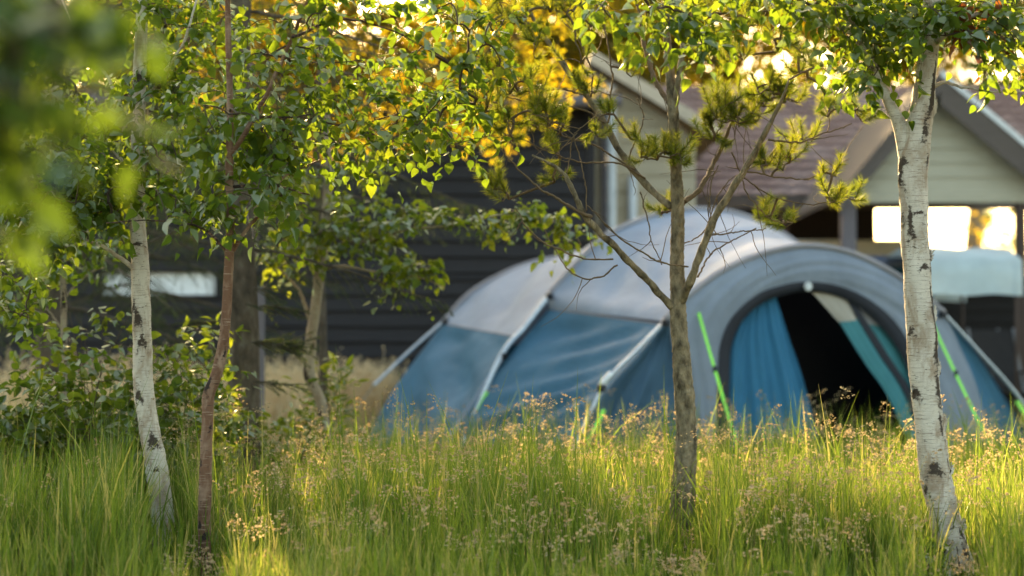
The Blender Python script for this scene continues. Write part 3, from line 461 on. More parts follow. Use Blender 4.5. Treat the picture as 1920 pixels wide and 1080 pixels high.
for lp in PL:
    lp = [(p[0], p[1], p[2] * (.86 if p[2] > 6 else .68), *p[3:]) for p in lp]; LP, LR = limb_pts(lp, Y, 46); LP[1:] += np.cumsum(rng.normal(0, .0016, (45, 3)), 0)
    big = LR[0] > .012; lm = MB(); V, Q = tubes(LP[None], LR[None] * (1 + .1 * np.sin(np.arange(46) * 1.3)), 10 if big else 7); lm.add(V, Q); lm.build('limb', M['pine_bark'] if big else M['pine_twig'], pine); nodes += list(LP[6::3])
cl = [(1375, 225, 45, 40, 20), (1335, 245, 28, 22, 9), (1405, 195, 40, 25, 13), (1440, 170, 30, 22, 10), (1475, 185, 25, 20, 8), (1350, 195, 25, 20, 7), (1235, 292, 34, 16, 9), (1272, 300, 18, 26, 7), (1212, 300, 16, 12, 4), (1246, 396, 20, 9, 5), (1452, 312, 36, 18, 9), (1478, 300, 18, 16, 5), (1556, 330, 16, 10, 3), (1562, 376, 22, 12, 6), (1595, 372, 12, 8, 3), (1440, 408, 30, 16, 7), (1478, 420, 14, 9, 4), (1022, 215, 28, 22, 10), (1040, 240, 22, 14, 6), (1095, 170, 24, 14, 6), (1182, 125, 30, 20, 7), (1046, 292, 14, 14, 4), (925, 352, 24, 16, 6), (945, 372, 16, 12, 3), (1100, 45, 40, 25, 10), (1060, 15, 45, 25, 12), (1355, 112, 25, 10, 5), (1390, 108, 16, 8, 3), (1512, 132, 26, 14, 6), (1542, 128, 20, 12, 4), (1195, 262, 14, 12, 3), (1000, 235, 35, 20, 10), (960, 245, 35, 25, 10), (960, 170, 60, 40, 11), (900, 120, 50, 50, 9), (990, 80, 60, 50, 11), (1140, 215, 20, 10, 4), (930, 40, 70, 40, 16), (1300, 20, 60, 30, 12), (1220, 10, 40, 25, 8), (1420, 40, 60, 30, 12), (1480, 90, 40, 30, 8), (1560, 200, 35, 25, 7), (1610, 215, 25, 18, 5), (900, 200, 50, 45, 6), (1010, 140, 55, 45, 5), (1075, 95, 40, 35, 4), (870, 60, 50, 40, 6), (1505, 265, 30, 14, 5), (1245, -90, 70, 60, 16), (1115, 250, 16, 10, 3), (1030, 330, 24, 18, 4)]
tp = []
for _ in range(80):                                                  # dead bare twigs
    p0 = nodes[rng.integers(60, len(nodes))]; d0 = norm(rnd(1)[0] * np.array([1, .7, 1])); l_ = rng.uniform(.06, .30); s_ = np.linspace(0, 1, 9)[:, None]
    tp.append(p0 + d0 * s_ * l_ + rnd(1)[0] * s_ ** 2 * l_ * .5 + np.cumsum(rng.normal(0, .002, (9, 3)), 0))
T_ = zone_targets([(a, b, c, d_, Y + rng.uniform(-.25, .25), .12, n_) for a, b, c, d_, n_ in [(q[0], q[1], q[2], q[3], int(q[4] * 1.2)) for q in cl]])
cb = MB(); pts, par, cnt, n0 = colonise(np.array(nodes), T_); dr = crown_branches(cb, pts, par, cnt, n0, 0, .0016, .006)
V, Q = tubes(np.array(tp), np.broadcast_to(np.linspace(.0022, .0007, 9), (80, 9)), 5, False); cb.add(V, Q, 0)
A = pts[n0:]; needle_shoots(cb, A, norm(dr * .6 + np.array([0, 0, .55]) + rng.normal(0, .4, A.shape)), rng.uniform(.04, .085, len(A)), 190, .042, .0019, 1, 0, .75)
cb.build('crown', [M['pine_twig'], M['needle_pine']], pine)
# ------------------------------------------------------------------ spruces
def spruce(label, px, Y, rt, hgt, z0, nb, Lmax, tilt0=-.1, nscale=1.0, lean=0, avoid=None, group=None, step=.05, lightf=.0):
    b = gpt(px, Y); o = thing('spruce_tree', b, label, 'tree', group); zz = np.linspace(-.05, hgt, 60); P = np.stack([b[0] + lean * zz + .02 * np.sin(zz * 2.2), np.full(60, b[1]), zz], -1); R = rt * (1 - zz / hgt * .93) * (1 + .3 * np.exp(-np.clip(zz, 0, 9) / .15)); mb = MB(); V, Q, T = trunk_mesh(P, R, 16, (), .05, False, 7); mb.add(V, Q, 0, 0.0); mb.build('trunk', M['spruce_bark'], o)
    cb = MB(); nP = []; nD = []; nL = []; tw = []; twr = []
    for i in range(nb):
        z = z0 + (hgt - z0 - .2) * (i + rng.random()) / nb; az = i * 2.4 + rng.normal(0, .35); L = Lmax * (1 - ((z - z0) / (hgt - z0)) ** 1.2) * rng.uniform(.7, 1.1) + .15; c, s = math.cos(az), math.sin(az)
        k = 14; u = np.linspace(0, 1, k); x = L * u; y = L * (tilt0 * u - .42 * u ** 2 + .22 * u ** 3) + .05 * u
        B = np.stack([b[0] + lean * z + c * x, b[1] + s * x, z + y], -1) + np.cumsum(rng.normal(0, .006, (k, 3)), 0); tw.append(B); twr.append(.011 * (1 - .85 * u) * (.5 + L / 2))
        m = int(L / step); uu = np.linspace(.12, 1, m); f = uu * (k - 1) * .999; ii = f.astype(int); pos = B[ii] + (B[ii + 1] - B[ii]) * (f - ii)[:, None]; tg = norm(B[ii + 1] - B[ii]); sd = np.stack([-s * np.ones(m), c * np.ones(m), np.zeros(m)], -1)
        for sg in (-1, 1):
            nP.append(pos); nD.append(norm(tg * .75 + sd * sg * .8 + np.array([0, 0, -.35]) + rng.normal(0, .15, (m, 3)))); nL.append((.06 + .28 * (1 - uu * .75) * min(L, 1.2)) * rng.uniform(.6, 1.1, m))
    V, Q = tubes(np.array(tw), np.array(twr), 5, False); cb.add(V, Q, 0)
    nP = np.vstack(nP); nD = np.vstack(nD); nL = np.concatenate(nL)
    if avoid is not None:
        kp = ~avoid(nP); nP, nD, nL = nP[kp], nD[kp], nL[kp]
    needle_shoots(cb, nP, nD, nL, int(46 / nscale), .017 * nscale, .0026 * nscale, 1, 0, .8, None, .0016, -.25)
    cb.build('crown', [M['spruce_bark'], M['needle_spruce']], o); return o
spruce('old spruce with dark rough trunk between the two left birches', 450, 10.6, .095, 6.2, 1.4, 50, 1.05, -.12, 1.0)
spruce('dense dark spruce behind the white birch at the far left', 90, 13.5, .12, 7.5, 1.1, 70, 1.7, -.1, 1.6, step=.05, group='dark spruces behind the left birches')
spruce('dark spruce hidden behind the slender white birch trunk', 268, 14.6, .05, 7.0, 1.25, 64, 1.5, -.1, 1.6, step=.05, group='dark spruces behind the left birches')
spruce('dark spruce right in front of the cabin wall above the bent birch', 600, 13.0, .03, 6.0, 1.9, 54, 1.12, -.1, 1.3, step=.06, group='dark spruces behind the left birches')
# low spruce boughs at the foot of the old spruce
def lowboughs():
    mb = MB(); A = []; Dv = []; L = []
    for (px, py, dx, n_) in ((455, 570, 1, 24), (468, 642, 1, 55), (440, 600, -1, 18), (465, 715, 1, 14), (420, 655, -1, 22), (470, 540, 1, 16)):
        a = at(px, py, 10.3); e = np.array([dx * .24, -.1, -.02])
        for q in range(n_): A.append(a + e * rng.uniform(0, 1)); Dv.append([dx * .8, rng.normal(0, .5), rng.normal(-.1, .25)]); L.append(rng.uniform(.08, .18))
    needle_shoots(mb, np.array(A), norm(np.array(Dv)), np.array(L), 70, .017, .0024, 1, 0, .8, np.full(len(A), .3), .003, -.1)
    return mb
old = [o for o in D.objects if o.name.startswith('spruce_tree')][0]
lowboughs().build('low_bough', [M['spruce_bark'], M['needle_spruce']], old)
# ------------------------------------------------------------------ undergrowth
def shrub(name, label, px, Y, stems, kind, size, mat, hz, wz, n, per=2, nl=7, tint=0.0, L=.14, group=None, cat='shrub', up_=.6):
    b = gpt(px, Y); o = thing(name, b, label, cat, group); sm = MB(); nodes = []
    for i in range(stems):
        a = rng.uniform(0, 6.28); hh = hz * rng.uniform(.6, 1.0); out = wz * rng.uniform(.1, .8); e = b + np.array([math.cos(a) * out, math.sin(a) * out * .8, hh]); s0 = b + np.array([rng.normal(0, .04), rng.normal(0, .04), -.03])
        P = smooth([s0, s0 * .6 + e * .4 + np.array([0, 0, hh * .18]) - (e - s0) * np.array([.2, .2, 0]), e], 16); V, Q = tubes(P[None], np.linspace(.006, .0015, 16)[None], 6); sm.add(V, Q); nodes += list(P[4:])
    sm.build('stem', M['twig'], o)
    u = rnd(n) * (rng.random(n) ** .45)[:, None]; T_ = b + np.stack([u[:, 0] * wz, u[:, 1] * wz * .8, hz * (.52 + .5 * u[:, 2])], -1); T_[:, 2] = np.maximum(T_[:, 2], .05)
    cb = MB(); pts, par, cnt, n0 = colonise(np.array(nodes), T_); dr = crown_branches(cb, pts, par, cnt, n0, 0, .0008, .004, 4)
    sprigs(cb, pts[n0:], norm(dr + np.array([0, 0, up_])), per, nl, L, size, kind, 0, 1, .1, .6, lambda p: np.full(len(p), tint)); cb.build('foliage', [M['twig'], M[mat]], o)
G = 'leafy shrubs in the undergrowth'
shrub('leafy_shrub', 'dark round leaved shrub at the left edge of the undergrowth', 40, 9.0, 7, 'round', .05, 'dark_leaf', .74, .48, 66, tint=.15, group=G)
shrub('leafy_shrub', 'broad dark round leaved shrub directly left of the white birch foot', 190, 8.8, 8, 'round', .052, 'dark_leaf', .80, .46, 80, tint=.2, group=G)
shrub('leafy_shrub', 'upright light green shrub with its tip left of the white birch', 175, 9.3, 6, 'birch', .05, 'birch_leaf', 1.15, .30, 46, tint=.25, group=G)
shrub('leafy_shrub', 'green shrub filling the gap between the white and the red birch', 345, 9.2, 7, 'round', .048, 'dark_leaf', .82, .34, 60, tint=.2, group=G)
shrub('willow_shrub', 'narrow leaved willow shoots reaching up beside the red birch', 375, 9.6, 6, 'willow', .07, 'birch_leaf', 1.0, .22, 26, 2, 8, .35, .16, up_=1.6)
shrub('willow_shrub', 'small yellow green willow shoots at the foot of the bent birch', 612, 11.2, 6, 'willow', .07, 'birch_leaf', .92, .2, 24, 2, 8, .45, .16, up_=1.6)
shrub('leafy_shrub', 'low yellow green bush between old spruce and tent corner', 545, 10.6, 6, 'round', .045, 'birch_leaf', .5, .4, 44, tint=.35, group=G)
shrub('leafy_shrub', 'small green sprout at the foot of the thick right birch', 1772, 7.15, 4, 'birch', .045, 'birch_leaf', .17, .07, 8, 1, 5, .1, .06, group=G)
# ------------------------------------------------------------------ tent
AN = math.radians(27); RV = np.array([math.cos(AN), math.sin(AN), 0]); NV = np.array([-math.sin(AN), math.cos(AN), 0])   # along the arches / towards the back
C1, C2, C3 = at(1070, 660, 17.2), at(1310, 660, 15.6), at(1515, 660, 14.2)
def onp(px, py, C, off=0.0):
    d = ray(px, py); C = C + NV * off; return CAM + d * (NV @ (C - CAM) / (NV @ d))
def curve(pp, C, n, off=0.0):
    P = np.array([onp(p[0], p[1], C, off) for p in pp])
    for i, p in enumerate(pp):
        if len(p) > 2: P[i, 2] = 0.0
    return smooth(P, n)
tent = thing('tunnel_tent', gpt(1400, 15.4), 'large blue and grey tunnel tent with open front door behind the grass', 'tent')
AXC = (C1 + C3) / 2
def sheet(mb, A, B, m, sag=.04, wr=.010, seed=0, slot=0, kx=9, ky=3, diag=.5):
    """fabric stretched between curves A and B, pulled in between them, with tension wrinkles"""
    n = len(A); r = np.random.default_rng(seed); s = np.linspace(0, 1, m)[:, None, None]; t = np.linspace(0, 1, n)[None, :]
    V = A[None] * (1 - s) + B[None] * s; du = np.gradient(V, axis=0); dv = np.gradient(V, axis=1); nn = norm(np.cross(du, dv)); S = s[..., 0]
    env = np.sin(math.pi * S) ** .7 * np.ones_like(t); wv = np.zeros_like(env)
    for i in range(7):
        a, b, p = r.uniform(.5, 1) * ky * 6.28 / 2, r.uniform(.6, 1.3) * kx * 6.28 / 2, r.uniform(0, 6.28); q = np.sin(a * S + diag * b * S + b * t + p + 1.2 * np.sin(3 * S + 4 * t + p)); wv += np.sign(q) * np.abs(q) ** 1.5 * .35 + q * .2
    for i in range(9):                                               # small sharp creases running off the seams
        a, b, p = r.uniform(2, 5) * ky, r.uniform(2, 4.5) * kx, r.uniform(0, 6.28); q = np.sin(a * S + (diag * 1.3 + r.normal(0, .25)) * b * S + b * t + p + 1.6 * np.sin(2.3 * S + 5 * t + p)); wv += .16 * np.clip(q - .45, 0, 1) * np.clip(np.sin(r.uniform(2, 5) * S + r.uniform(3, 9) * t + p), 0, 1) * 3
    cen = V.mean((0, 1)); sgn = np.sign(((AXC + NV * 0) - cen) @ nn.mean((0, 1))) or 1
    tp = np.clip(np.minimum(t, 1 - t) / .1, 0, 1); tp = tp * tp * (3 - 2 * tp); V = V + nn * ((sgn * sag * np.sin(math.pi * S) + wr * wv * env) * tp)[..., None]; mb.add(V, grid_faces(m, n), slot); return mb
n_ = 70
ar1 = [(831, 605), (880, 553), (940, 517), (1000, 494), (1060, 484), (1130, 483), (1200, 498), (1270, 540), (1340, 610)]
ar2 = [(1030, 553), (1080, 497), (1130, 448), (1190, 418), (1250, 400), (1310, 394), (1370, 399), (1430, 420), (1490, 455), (1560, 515), (1640, 610)]
ar3 = [(1247, 602), (1275, 570), (1310, 540), (1350, 512), (1400, 488), (1455, 471), (1515, 463), (1585, 473), (1650, 500), (1710, 538), (1770, 588)]
# panel between back and middle arch
top = MB(); sheet(top, curve(ar1, C1, n_), curve([(967, 631), (1000, 588)] + ar2 + [(1660, 640)], C2, n_), 26, .06, .020, 1, kx=6, ky=2)
sheet(top, curve([(1029, 578)] + ar2, C2, n_), curve(ar3, C3, n_), 26, .07, .020, 2, kx=5, ky=2)
rear = curve(ar1, C1, n_) + NV * .9; rear[:, 2] = rear[:, 2] * .55; sheet(top, rear, curve(ar1, C1, n_), 14, .02, .006, 3); top.build('roof', M['t_grey'], tent)
side = MB(); sheet(side, curve([(831, 607), (790, 660), (735, 735), (672, 840, 0)], C1, 40), curve([(967, 631), (930, 688), (890, 748), (830, 830, 0)], C2, 40), 40, .03, .026, 4, kx=4, ky=7, diag=-1.4)
sheet(side, curve([(1029, 580), (985, 632), (930, 700), (882, 762), (838, 830, 0)], C2, 40), curve([(1247, 609), (1195, 668), (1130, 745), (1052, 840, 0)], C3, 40), 44, .05, .030, 8, kx=9, ky=2, diag=.25)
side.build('side_panel', M['t_blue'], tent)
oth = MB(); sheet(oth, curve([(1340, 610), (1400, 690), (1460, 840, 0)], C1, 24), curve([(1660, 640), (1700, 710), (1750, 840, 0)], C2, 24), 16, .03, .008, 6); sheet(oth, curve([(1640, 610), (1700, 700), (1750, 840, 0)], C2, 24), curve([(1770, 588), (1840, 675), (1960, 840, 0)], C3, 24), 16, .03, .008, 7)
oth.build('side_panel', M['t_blue'], tent)
sm = MB()
for a_, b_ in ((onp(831, 607, C1), onp(967, 631, C2)), (onp(1029, 579, C2), onp(1247, 609, C3))):
    s_ = np.linspace(0, 1, 30)[:, None]; P = a_ * (1 - s_) + b_ * s_; v_ = norm(np.cross(b_ - a_, np.array([0, 0, 1.]))); v_ = v_ if v_[1] > 0 else -v_
    V, Q = tubes(P[None], np.full((1, 30), .006), 6); sm.add(V, Q)
sm.build('seam', M['t_sleeve'], tent)
# rear end
re = MB(); b0 = rear.copy(); b0[:, 2] = 0; b0 += NV * .3; sheet(re, b0, rear, 12, .02, .006, 9); re.build('rear_panel', M['t_blue'], tent)
# front face: hood, door band, wings
do = [(1343, 845, 0), (1346, 700), (1352, 640), (1375, 592), (1420, 552), (1465, 535), (1512, 528), (1570, 535), (1628, 560), (1680, 605), (1712, 660), (1735, 740), (1752, 845, 0)]
di = [(1367, 845, 0), (1368, 700), (1373, 643), (1394, 600), (1430, 568), (1470, 553), (1512, 547), (1565, 554), (1613, 578), (1660, 622), (1692, 672), (1716, 745), (1732, 845, 0)]
go = [(1284, 845, 0), (1277, 760), (1267, 680), (1257, 625), (1262, 585), (1310, 540), (1350, 512), (1400, 488), (1455, 471), (1515, 463), (1585, 473), (1650, 500), (1710, 538), (1768, 588), (1800, 650), (1836, 740), (1862, 845, 0)]
hd = MB(); sheet(hd, curve(go, C3, 130, -.015), curve(do, C3, 130, -.05), 16, -.03, .006, 10, kx=9, ky=1.5); hd.build('front_hood', M['t_hood'], tent)
bd = MB(); sheet(bd, curve(do, C3, 130, -.055), curve(di, C3, 130, -.02), 6, -.012, .002, 11); bd.build('door_frame', M['t_band'], tent)
wl = MB(); sheet(wl, curve([(1247, 609), (1195, 668), (1130, 745), (1056, 840, 0)], C3, 40, .0), curve([(1256, 612), (1266, 680), (1275, 760), (1283, 845, 0)], C3, 40, -.012), 26, .05, .016, 12, kx=2, ky=9, diag=-.5); wl.build('front_wing', M['t_blue_shade'], tent)  # left wing: blue fabric in shade, the darkening put into its colour
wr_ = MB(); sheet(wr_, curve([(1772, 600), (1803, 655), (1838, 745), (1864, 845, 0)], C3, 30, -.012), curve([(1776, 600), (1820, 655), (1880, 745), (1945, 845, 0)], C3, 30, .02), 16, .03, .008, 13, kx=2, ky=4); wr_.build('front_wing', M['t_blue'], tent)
# curtain, rolled door flap, inner panels
def folds(poly_l, poly_r, C, off, n, m, amp, k, seed=0, off2=None):
    A = curve(poly_l, C, n, off); B = curve(poly_r, C, n, off if off2 is None else off2); s = np.linspace(0, 1, m)[:, None, None]; V = A[None] * (1 - s) + B[None] * s; t = np.linspace(0, 1, n)[None]
    return V + NV * (amp * np.sin(k * 6.28 * s[..., 0] + 1.3 * np.sin(2.2 * t) + seed) * (.25 + .75 * t) + amp * .4 * np.sin(k * 2.3 * 6.28 * s[..., 0] + seed + t))[..., None]
cu = MB(); cu.add(folds([(1392, 592), (1372, 640), (1364, 700), (1360, 845, 0)], [(1455, 552), (1475, 620), (1505, 715), (1545, 845, 0)], C3, .05, 40, 60, .03, 3.2, 1), grid_faces(60, 40)); cu.build('door_curtain', M['t_curtain'], tent)
ng = MB(); p = onp(1452, 553, C3, .0); box(ng, p, (.03, .012, .03), 0, rotz(AN), .003); ng.build('tie_tag', M['neon'], tent)
fl = MB(); fl.add(folds([(1520, 545), (1545, 572), (1574, 604)], [(1578, 548), (1594, 572), (1608, 600)], C3, .0, 20, 14, .006, 1), grid_faces(14, 20)); fu = fl.build('door_flap', M['t_cream'], tent)
f2 = MB(); f2.add(folds([(1574, 604), (1622, 680), (1668, 748), (1722, 845, 0)], [(1608, 600), (1648, 665), (1694, 738), (1742, 845, 0)], C3, .0, 30, 14, .006, 1), grid_faces(14, 30)); f2.build('door_flap', M['t_teal'], tent)
f3 = MB(); f3.add(folds([(1580, 548), (1610, 600), (1650, 665), (1700, 745), (1742, 845, 0)], [(1594, 550), (1626, 602), (1668, 668), (1716, 748), (1752, 845, 0)], C3, -.006, 30, 6, .004, 1), grid_faces(6, 30)); f3.build('door_edge', M['t_band'], tent)
ip = MB(); ip.add(folds([(1590, 590), (1640, 640), (1680, 720), (1712, 845, 0)], [(1672, 618), (1700, 660), (1722, 740), (1745, 845, 0)], C3, .022, 30, 20, .012, 2), grid_faces(20, 30)); ip.build('inner_side_panel', M['t_teal'], tent)
iw = MB(); iw.add(folds([(1584, 543), (1600, 575), (1622, 606)], [(1640, 555), (1680, 590), (1705, 622)], C3, .008, 14, 14, .004, 1), grid_faces(14, 14)); iw.build('side_window', M['t_mesh'], tent)
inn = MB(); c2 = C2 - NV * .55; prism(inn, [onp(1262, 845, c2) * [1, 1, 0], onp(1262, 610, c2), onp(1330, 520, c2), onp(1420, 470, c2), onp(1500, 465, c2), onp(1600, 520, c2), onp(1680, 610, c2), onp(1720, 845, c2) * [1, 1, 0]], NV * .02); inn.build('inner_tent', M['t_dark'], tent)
fo = MB(); fl_ = [gpt(1062, 13.3, .015), gpt(1960, 15.0, .015), gpt(1470, 18, .015), gpt(690, 16.5, .015)]; prism(fo, fl_, (0, 0, -.01)); fo.build('groundsheet', M['t_dark'], tent)
# poles and sleeves
def rod(mb, P, r, sides=8, slot=0): P = np.array(P); V, Q = tubes(P[None], np.full((1, len(P)), r), sides); mb.add(V, Q, slot)
for cv in (curve(ar1, C1, 60), curve(ar2, C2, 60), curve(ar3, C3, 60, -.02)):
    mb = MB(); rod(mb, cv + np.array([0, 0, .010]), .021, 10); mb.build('pole_sleeve', M['t_sleeve'], tent)
for pp, C, of in (([(834, 600), (765, 661), (700, 723)], C1, -.05), ([(1032, 551), (985, 612), (935, 676), (850, 800, 0)], C2, -.06), ([(1249, 600), (1190, 660), (1130, 728), (1052, 840, 0)], C3, -.03), ([(1768, 586), (1838, 662), (1908, 742), (1995, 845, 0)], C3, -.03)):
    mb = MB(); rod(mb, curve(pp, C, 40, of), .0125 if C is not C2 else .02); mb.build('pole', M['pole'], tent)
for px, py, C in ((1030, 556, C2), (945, 668, C2), (1128, 728, C3), (1249, 606, C3), (835, 604, C1), (1768, 590, C3)):
    mb = MB(); box(mb, onp(px, py, C, -.07), (.05, .05, .05), 0, rotz(.5), .008); mb.build('pole_clip', M['clip'], tent)
mb = MB(); P = curve([(1146, 700), (1126, 722)], C3, 6, -.06); rod(mb, P, .02); mb.build('tape', M['tape'], tent)
def strap(a, b, w_, mat, name):
    a, b = np.array(a), np.array(b); sd = norm(np.cross(b - a, np.array([0, 1., 0]))) * w_ / 2; k = 20; s = np.linspace(0, 1, k)[:, None]; P = a * (1 - s) + b * s + np.array([0, 0, -.015]) * (4 * s * (1 - s)); th = np.array([0, .0015, 0])
    V = np.stack([P - sd - th, P + sd - th, P + sd + th, P - sd + th], 1); i = (np.arange(k - 1)[:, None] * 4); Q = np.concatenate([np.stack([i[:, 0] + j, i[:, 0] + (j + 1) % 4, i[:, 0] + 4 + (j + 1) % 4, i[:, 0] + 4 + j], -1) for j in range(4)])
    mb = MB(); mb.add(V.reshape(-1, 3), Q); return mb.build(name, mat, tent, False)
strap(onp(1310, 586, C3, -.05), gpt(1404, 12.7), .019, M['neon'], 'guy_strap'); strap(onp(1748, 605, C3, -.05), gpt(1887, 13.2), .019, M['neon'], 'guy_strap')
strap(onp(913, 735, C2, -.1), gpt(842, 14.6), .026, M['neon'], 'guy_strap'); strap(onp(1133, 768, C3, -.08), gpt(1052, 12.6), .026, M['neon'], 'guy_strap'); strap(onp(1908, 752, C3, -.05), gpt(1990, 14.2), .03, M['neon'], 'guy_strap')
strap(onp(701, 722, C1, -.05), gpt(596, 16.5), .008, M['pole'], 'guy_rope'); strap(onp(940, 672, C2, -.08), gpt(800, 14.6), .03, M['t_grey'], 'guy_rope')
for a_, b_ in ((onp(1310, 586, C3, -.05), gpt(1404, 12.7)), (onp(1748, 605, C3, -.05), gpt(1887, 13.2))):
    mb = MB(); box(mb, a_ * .66 + b_ * .34 + np.array([0, -.004, -.012]), (.028, .014, .05), 0, None, .004); mb.build('guy_slider', M['clip'], tent); mb = MB(); rod(mb, [b_ + np.array([0, 0, .06]), b_ + np.array([0, .02, -.12])], .004); mb.build('peg', M['pole'], tent)
# emblem above the door: pale disc with a ring
em = MB(); c = onp(1515, 537, C3, -.085); th = np.arange(32) / 32 * 6.2832; disc = lambda r_, o_: c + NV * o_ + r_ * (np.cos(th)[:, None] * RV + np.sin(th)[:, None] * np.array([0, 0, 1.]))
prism(em, disc(.032, 0), -NV * .006, 0); prism(em, disc(.023, -.0075), -NV * .002, 1); prism(em, disc(.018, -.011), -NV * .002, 0); em.build('emblem', [M['emblem'], M['t_hood']], tent, False)
# ------------------------------------------------------------------ buildings
def boardmat(name, c, sc=(1, 1, 12), k=.25): a = np.array(c); return solid(name, [(.25, tuple(a * (1 - k))), (.75, tuple(a * (1 + k)))], .75, sc, 4, 6, .25, 9, .25)
M['dark_board'] = boardmat('black stained boards', (.031, .028, .030)); M['cream_board'] = boardmat('cream painted boards', (.50, .42, .30), k=.1); M['gable_board'] = boardmat('pale cream boards', (.46, .42, .32), k=.1)
M['purple_trim'] = boardmat('brown purple trim paint', (.115, .092, .08), k=.15); M['white_trim'] = solid('white trim', [(.74, .75, .76)], .5); M['cream_trim'] = solid('cream fascia', [(.55, .45, .34)], .6)
M['roof_tile'] = solid('red brown roof tiles', [(.3, (.13, .075, .065)), (.5, (.19, .115, .10)), (.7, (.27, .19, .17))], .8, (1, 1, 1), 1.4, 6, .4, 30); M['roof_felt'] = solid('dark roof felt', [(.05, .045, .045)], .9, sc=9); M['grey_post'] = boardmat('weathered grey post', (.16, .14, .15), (12, 12, 1)); M['brown_post'] = boardmat('dark brown post', (.075, .05, .04), (12, 12, 1))
M['sky_panel'] = solid('white blind', [(.86, .88, .90)], .5); M['interior'] = solid('dark interior wall', [(.02, .017, .016)], .9)
def lap(mb, x0, x1, y, z0, z1, bh, thick=.045, clip=None, slot=0):
    """lapped horizontal boards facing -Y; clip(z) -> (x0, x1)"""
    z = z0
    while z < z1 - .01:
        zt = min(z + bh, z1); a, b = (x0, x1) if clip is None else clip(z); a2, b2 = (x0, x1) if clip is None else clip(zt)
        if b > a and b2 >= a2 - .02:
            V = [(a, y - thick, z), (b, y - thick, z), (b2, y - .006, zt), (a2, y - .006, zt), (a, y + .02, z), (b, y + .02, z), (b2, y + .02, zt), (a2, y + .02, zt)]
            mb.add(V, np.array([[0, 1, 2, 3], [5, 4, 7, 6], [4, 5, 1, 0], [3, 2, 6, 7], [4, 0, 3, 7], [1, 5, 6, 2]]), slot)
        z = zt
def joints(mb, x0, x1, y, z1, bh, n):
    for i in range(n): x = rng.uniform(x0, x1); z = int(rng.uniform(1, z1 / bh)) * bh; box(mb, (x, y - .031, z + bh / 2), (.008, .012, bh - .012), 0)
# dark cabin
Yc = 20.0; xc = at(1105, 600, Yc)[0]
cab = thing('dark_cabin', (xc - 4, Yc, 0), 'long cabin of black stained horizontal boards behind the birches', 'cabin')
wx0, wx1 = at(195, 540, Yc)[0], at(405, 540, Yc)[0]; wz0, wz1 = at(0, 553, Yc)[2], at(0, 511, Yc)[2]
mb = MB(); lap(mb, -8.5, xc, Yc, 0, wz0, .157); nb_ = wz1
lap(mb, -8.5, wx0, Yc, wz0, wz1, .157); lap(mb, wx1, xc, Yc, wz0, wz1, .157); lap(mb, -8.5, xc, Yc, wz1, 3.3, .157)
mb.build('wall', M['dark_board'], cab, False); mb = MB(); box(mb, (xc - .02, Yc + 2.1, 1.65), (.06, 4.1, 3.3), 0); box(mb, (-8.48, Yc + 2.1, 1.65), (.06, 4.1, 3.3), 0); box(mb, (xc / 2 - 4.2, Yc + 4.2, 1.65), (xc + 8.5, .06, 3.3), 0); mb.build('side_wall', M['dark_board'], cab, False)
mb = MB(); box(mb, (xc + .012, Yc - .01, 1.65), (.09, .09, 3.3), 0, None, .006); mb.build('corner_post', M['dark_board'], cab, False)
mb = MB(); prism(mb, [(-8.9, Yc - .45, 3.28), (xc + .3, Yc - .45, 3.28), (xc + .3, Yc + 4.6, 3.95), (-8.9, Yc + 4.6, 3.95)], (0, 0, .12)); mb.build('roof', M['roof_felt'], cab, False)
mb = MB(); rod(mb, [(-8.9, Yc - .52, 3.3), (xc + .3, Yc - .52, 3.3)], .055, 12); mb.build('gutter', M['grey_post'], cab)
mb = MB(); box(mb, ((wx0 + wx1) / 2, Yc - .02, wz1 + .02), (wx1 - wx0 + .1, .07, .04), 0, None, .006); box(mb, ((wx0 + wx1) / 2, Yc - .02, wz0 - .02), (wx1 - wx0 + .1, .07, .04), 0, None, .006)
for x in (wx0 - .02, wx1 + .02): box(mb, (x, Yc - .02, (wz0 + wz1) / 2), (.04, .068, wz1 - wz0), 0, None, .006)
wf = mb.build('window', M['dark_board'], cab, False); mb = MB(); box(mb, ((wx0 + wx1) / 2, Yc + .01, (wz0 + wz1) / 2), (wx1 - wx0, .01, wz1 - wz0)); mb.build('sky_panel', M['sky_panel'], wf, False)  # white panel standing for bright sky reflected in the window
# cream gabled cabin
Yg = 22.6; A_ = at(1104, 114, Yg); B_ = at(1345, 262, Yg); sl_ = (A_[2] - B_[2]) / (B_[0] - A_[0]); xl = A_[0] - .06
cc = thing('cream_cabin', (A_[0], Yg, 0), 'cream boarded cabin with white downpipes next to the dark cabin corner', 'cabin')
mb = MB(); lap(mb, xl, B_[0], Yg, 0, A_[2] - .12, .19, .03, lambda z: (xl + .05, min(B_[0] - .25, A_[0] + (A_[2] - .1 - z) / sl_))); mb.build('wall', M['cream_board'], cc, False)
for sg, xe in ((1, B_[0]),):
    mb = MB(); prism(mb, [(A_[0], Yg - .35, A_[2]), (xe, Yg - .35, B_[2]), (xe, Yg + 4, B_[2]), (A_[0], Yg + 4, A_[2])], (0, 0, .07)); mb.build('roof', M['roof_felt'], cc, False)
    mb = MB(); prism(mb, [(A_[0], Yg - .38, A_[2] + .09), (xe, Yg - .38, B_[2] + .09), (xe, Yg - .38, B_[2] - .07), (A_[0], Yg - .38, A_[2] - .07)], (0, .027, 0)); mb.build('bargeboard', M['cream_trim'], cc, False)
for px, t_, r_ in ((1146, 160, .055), (1186, 330, .05)):
    p = at(px, t_, Yg - .12); mb = MB(); rod(mb, [(p[0], p[1], 0), (p[0], p[1], p[2])], r_, 12); mb.build('downpipe', M['white_trim'], cc)
p = at(1134, 200, Yg - .1); mb = MB(); box(mb, (p[0], p[1], p[2] / 2), (.07, .05, p[2]), 0, None, .005); mb.build('corner_trim', M['grey_post'], cc, False)
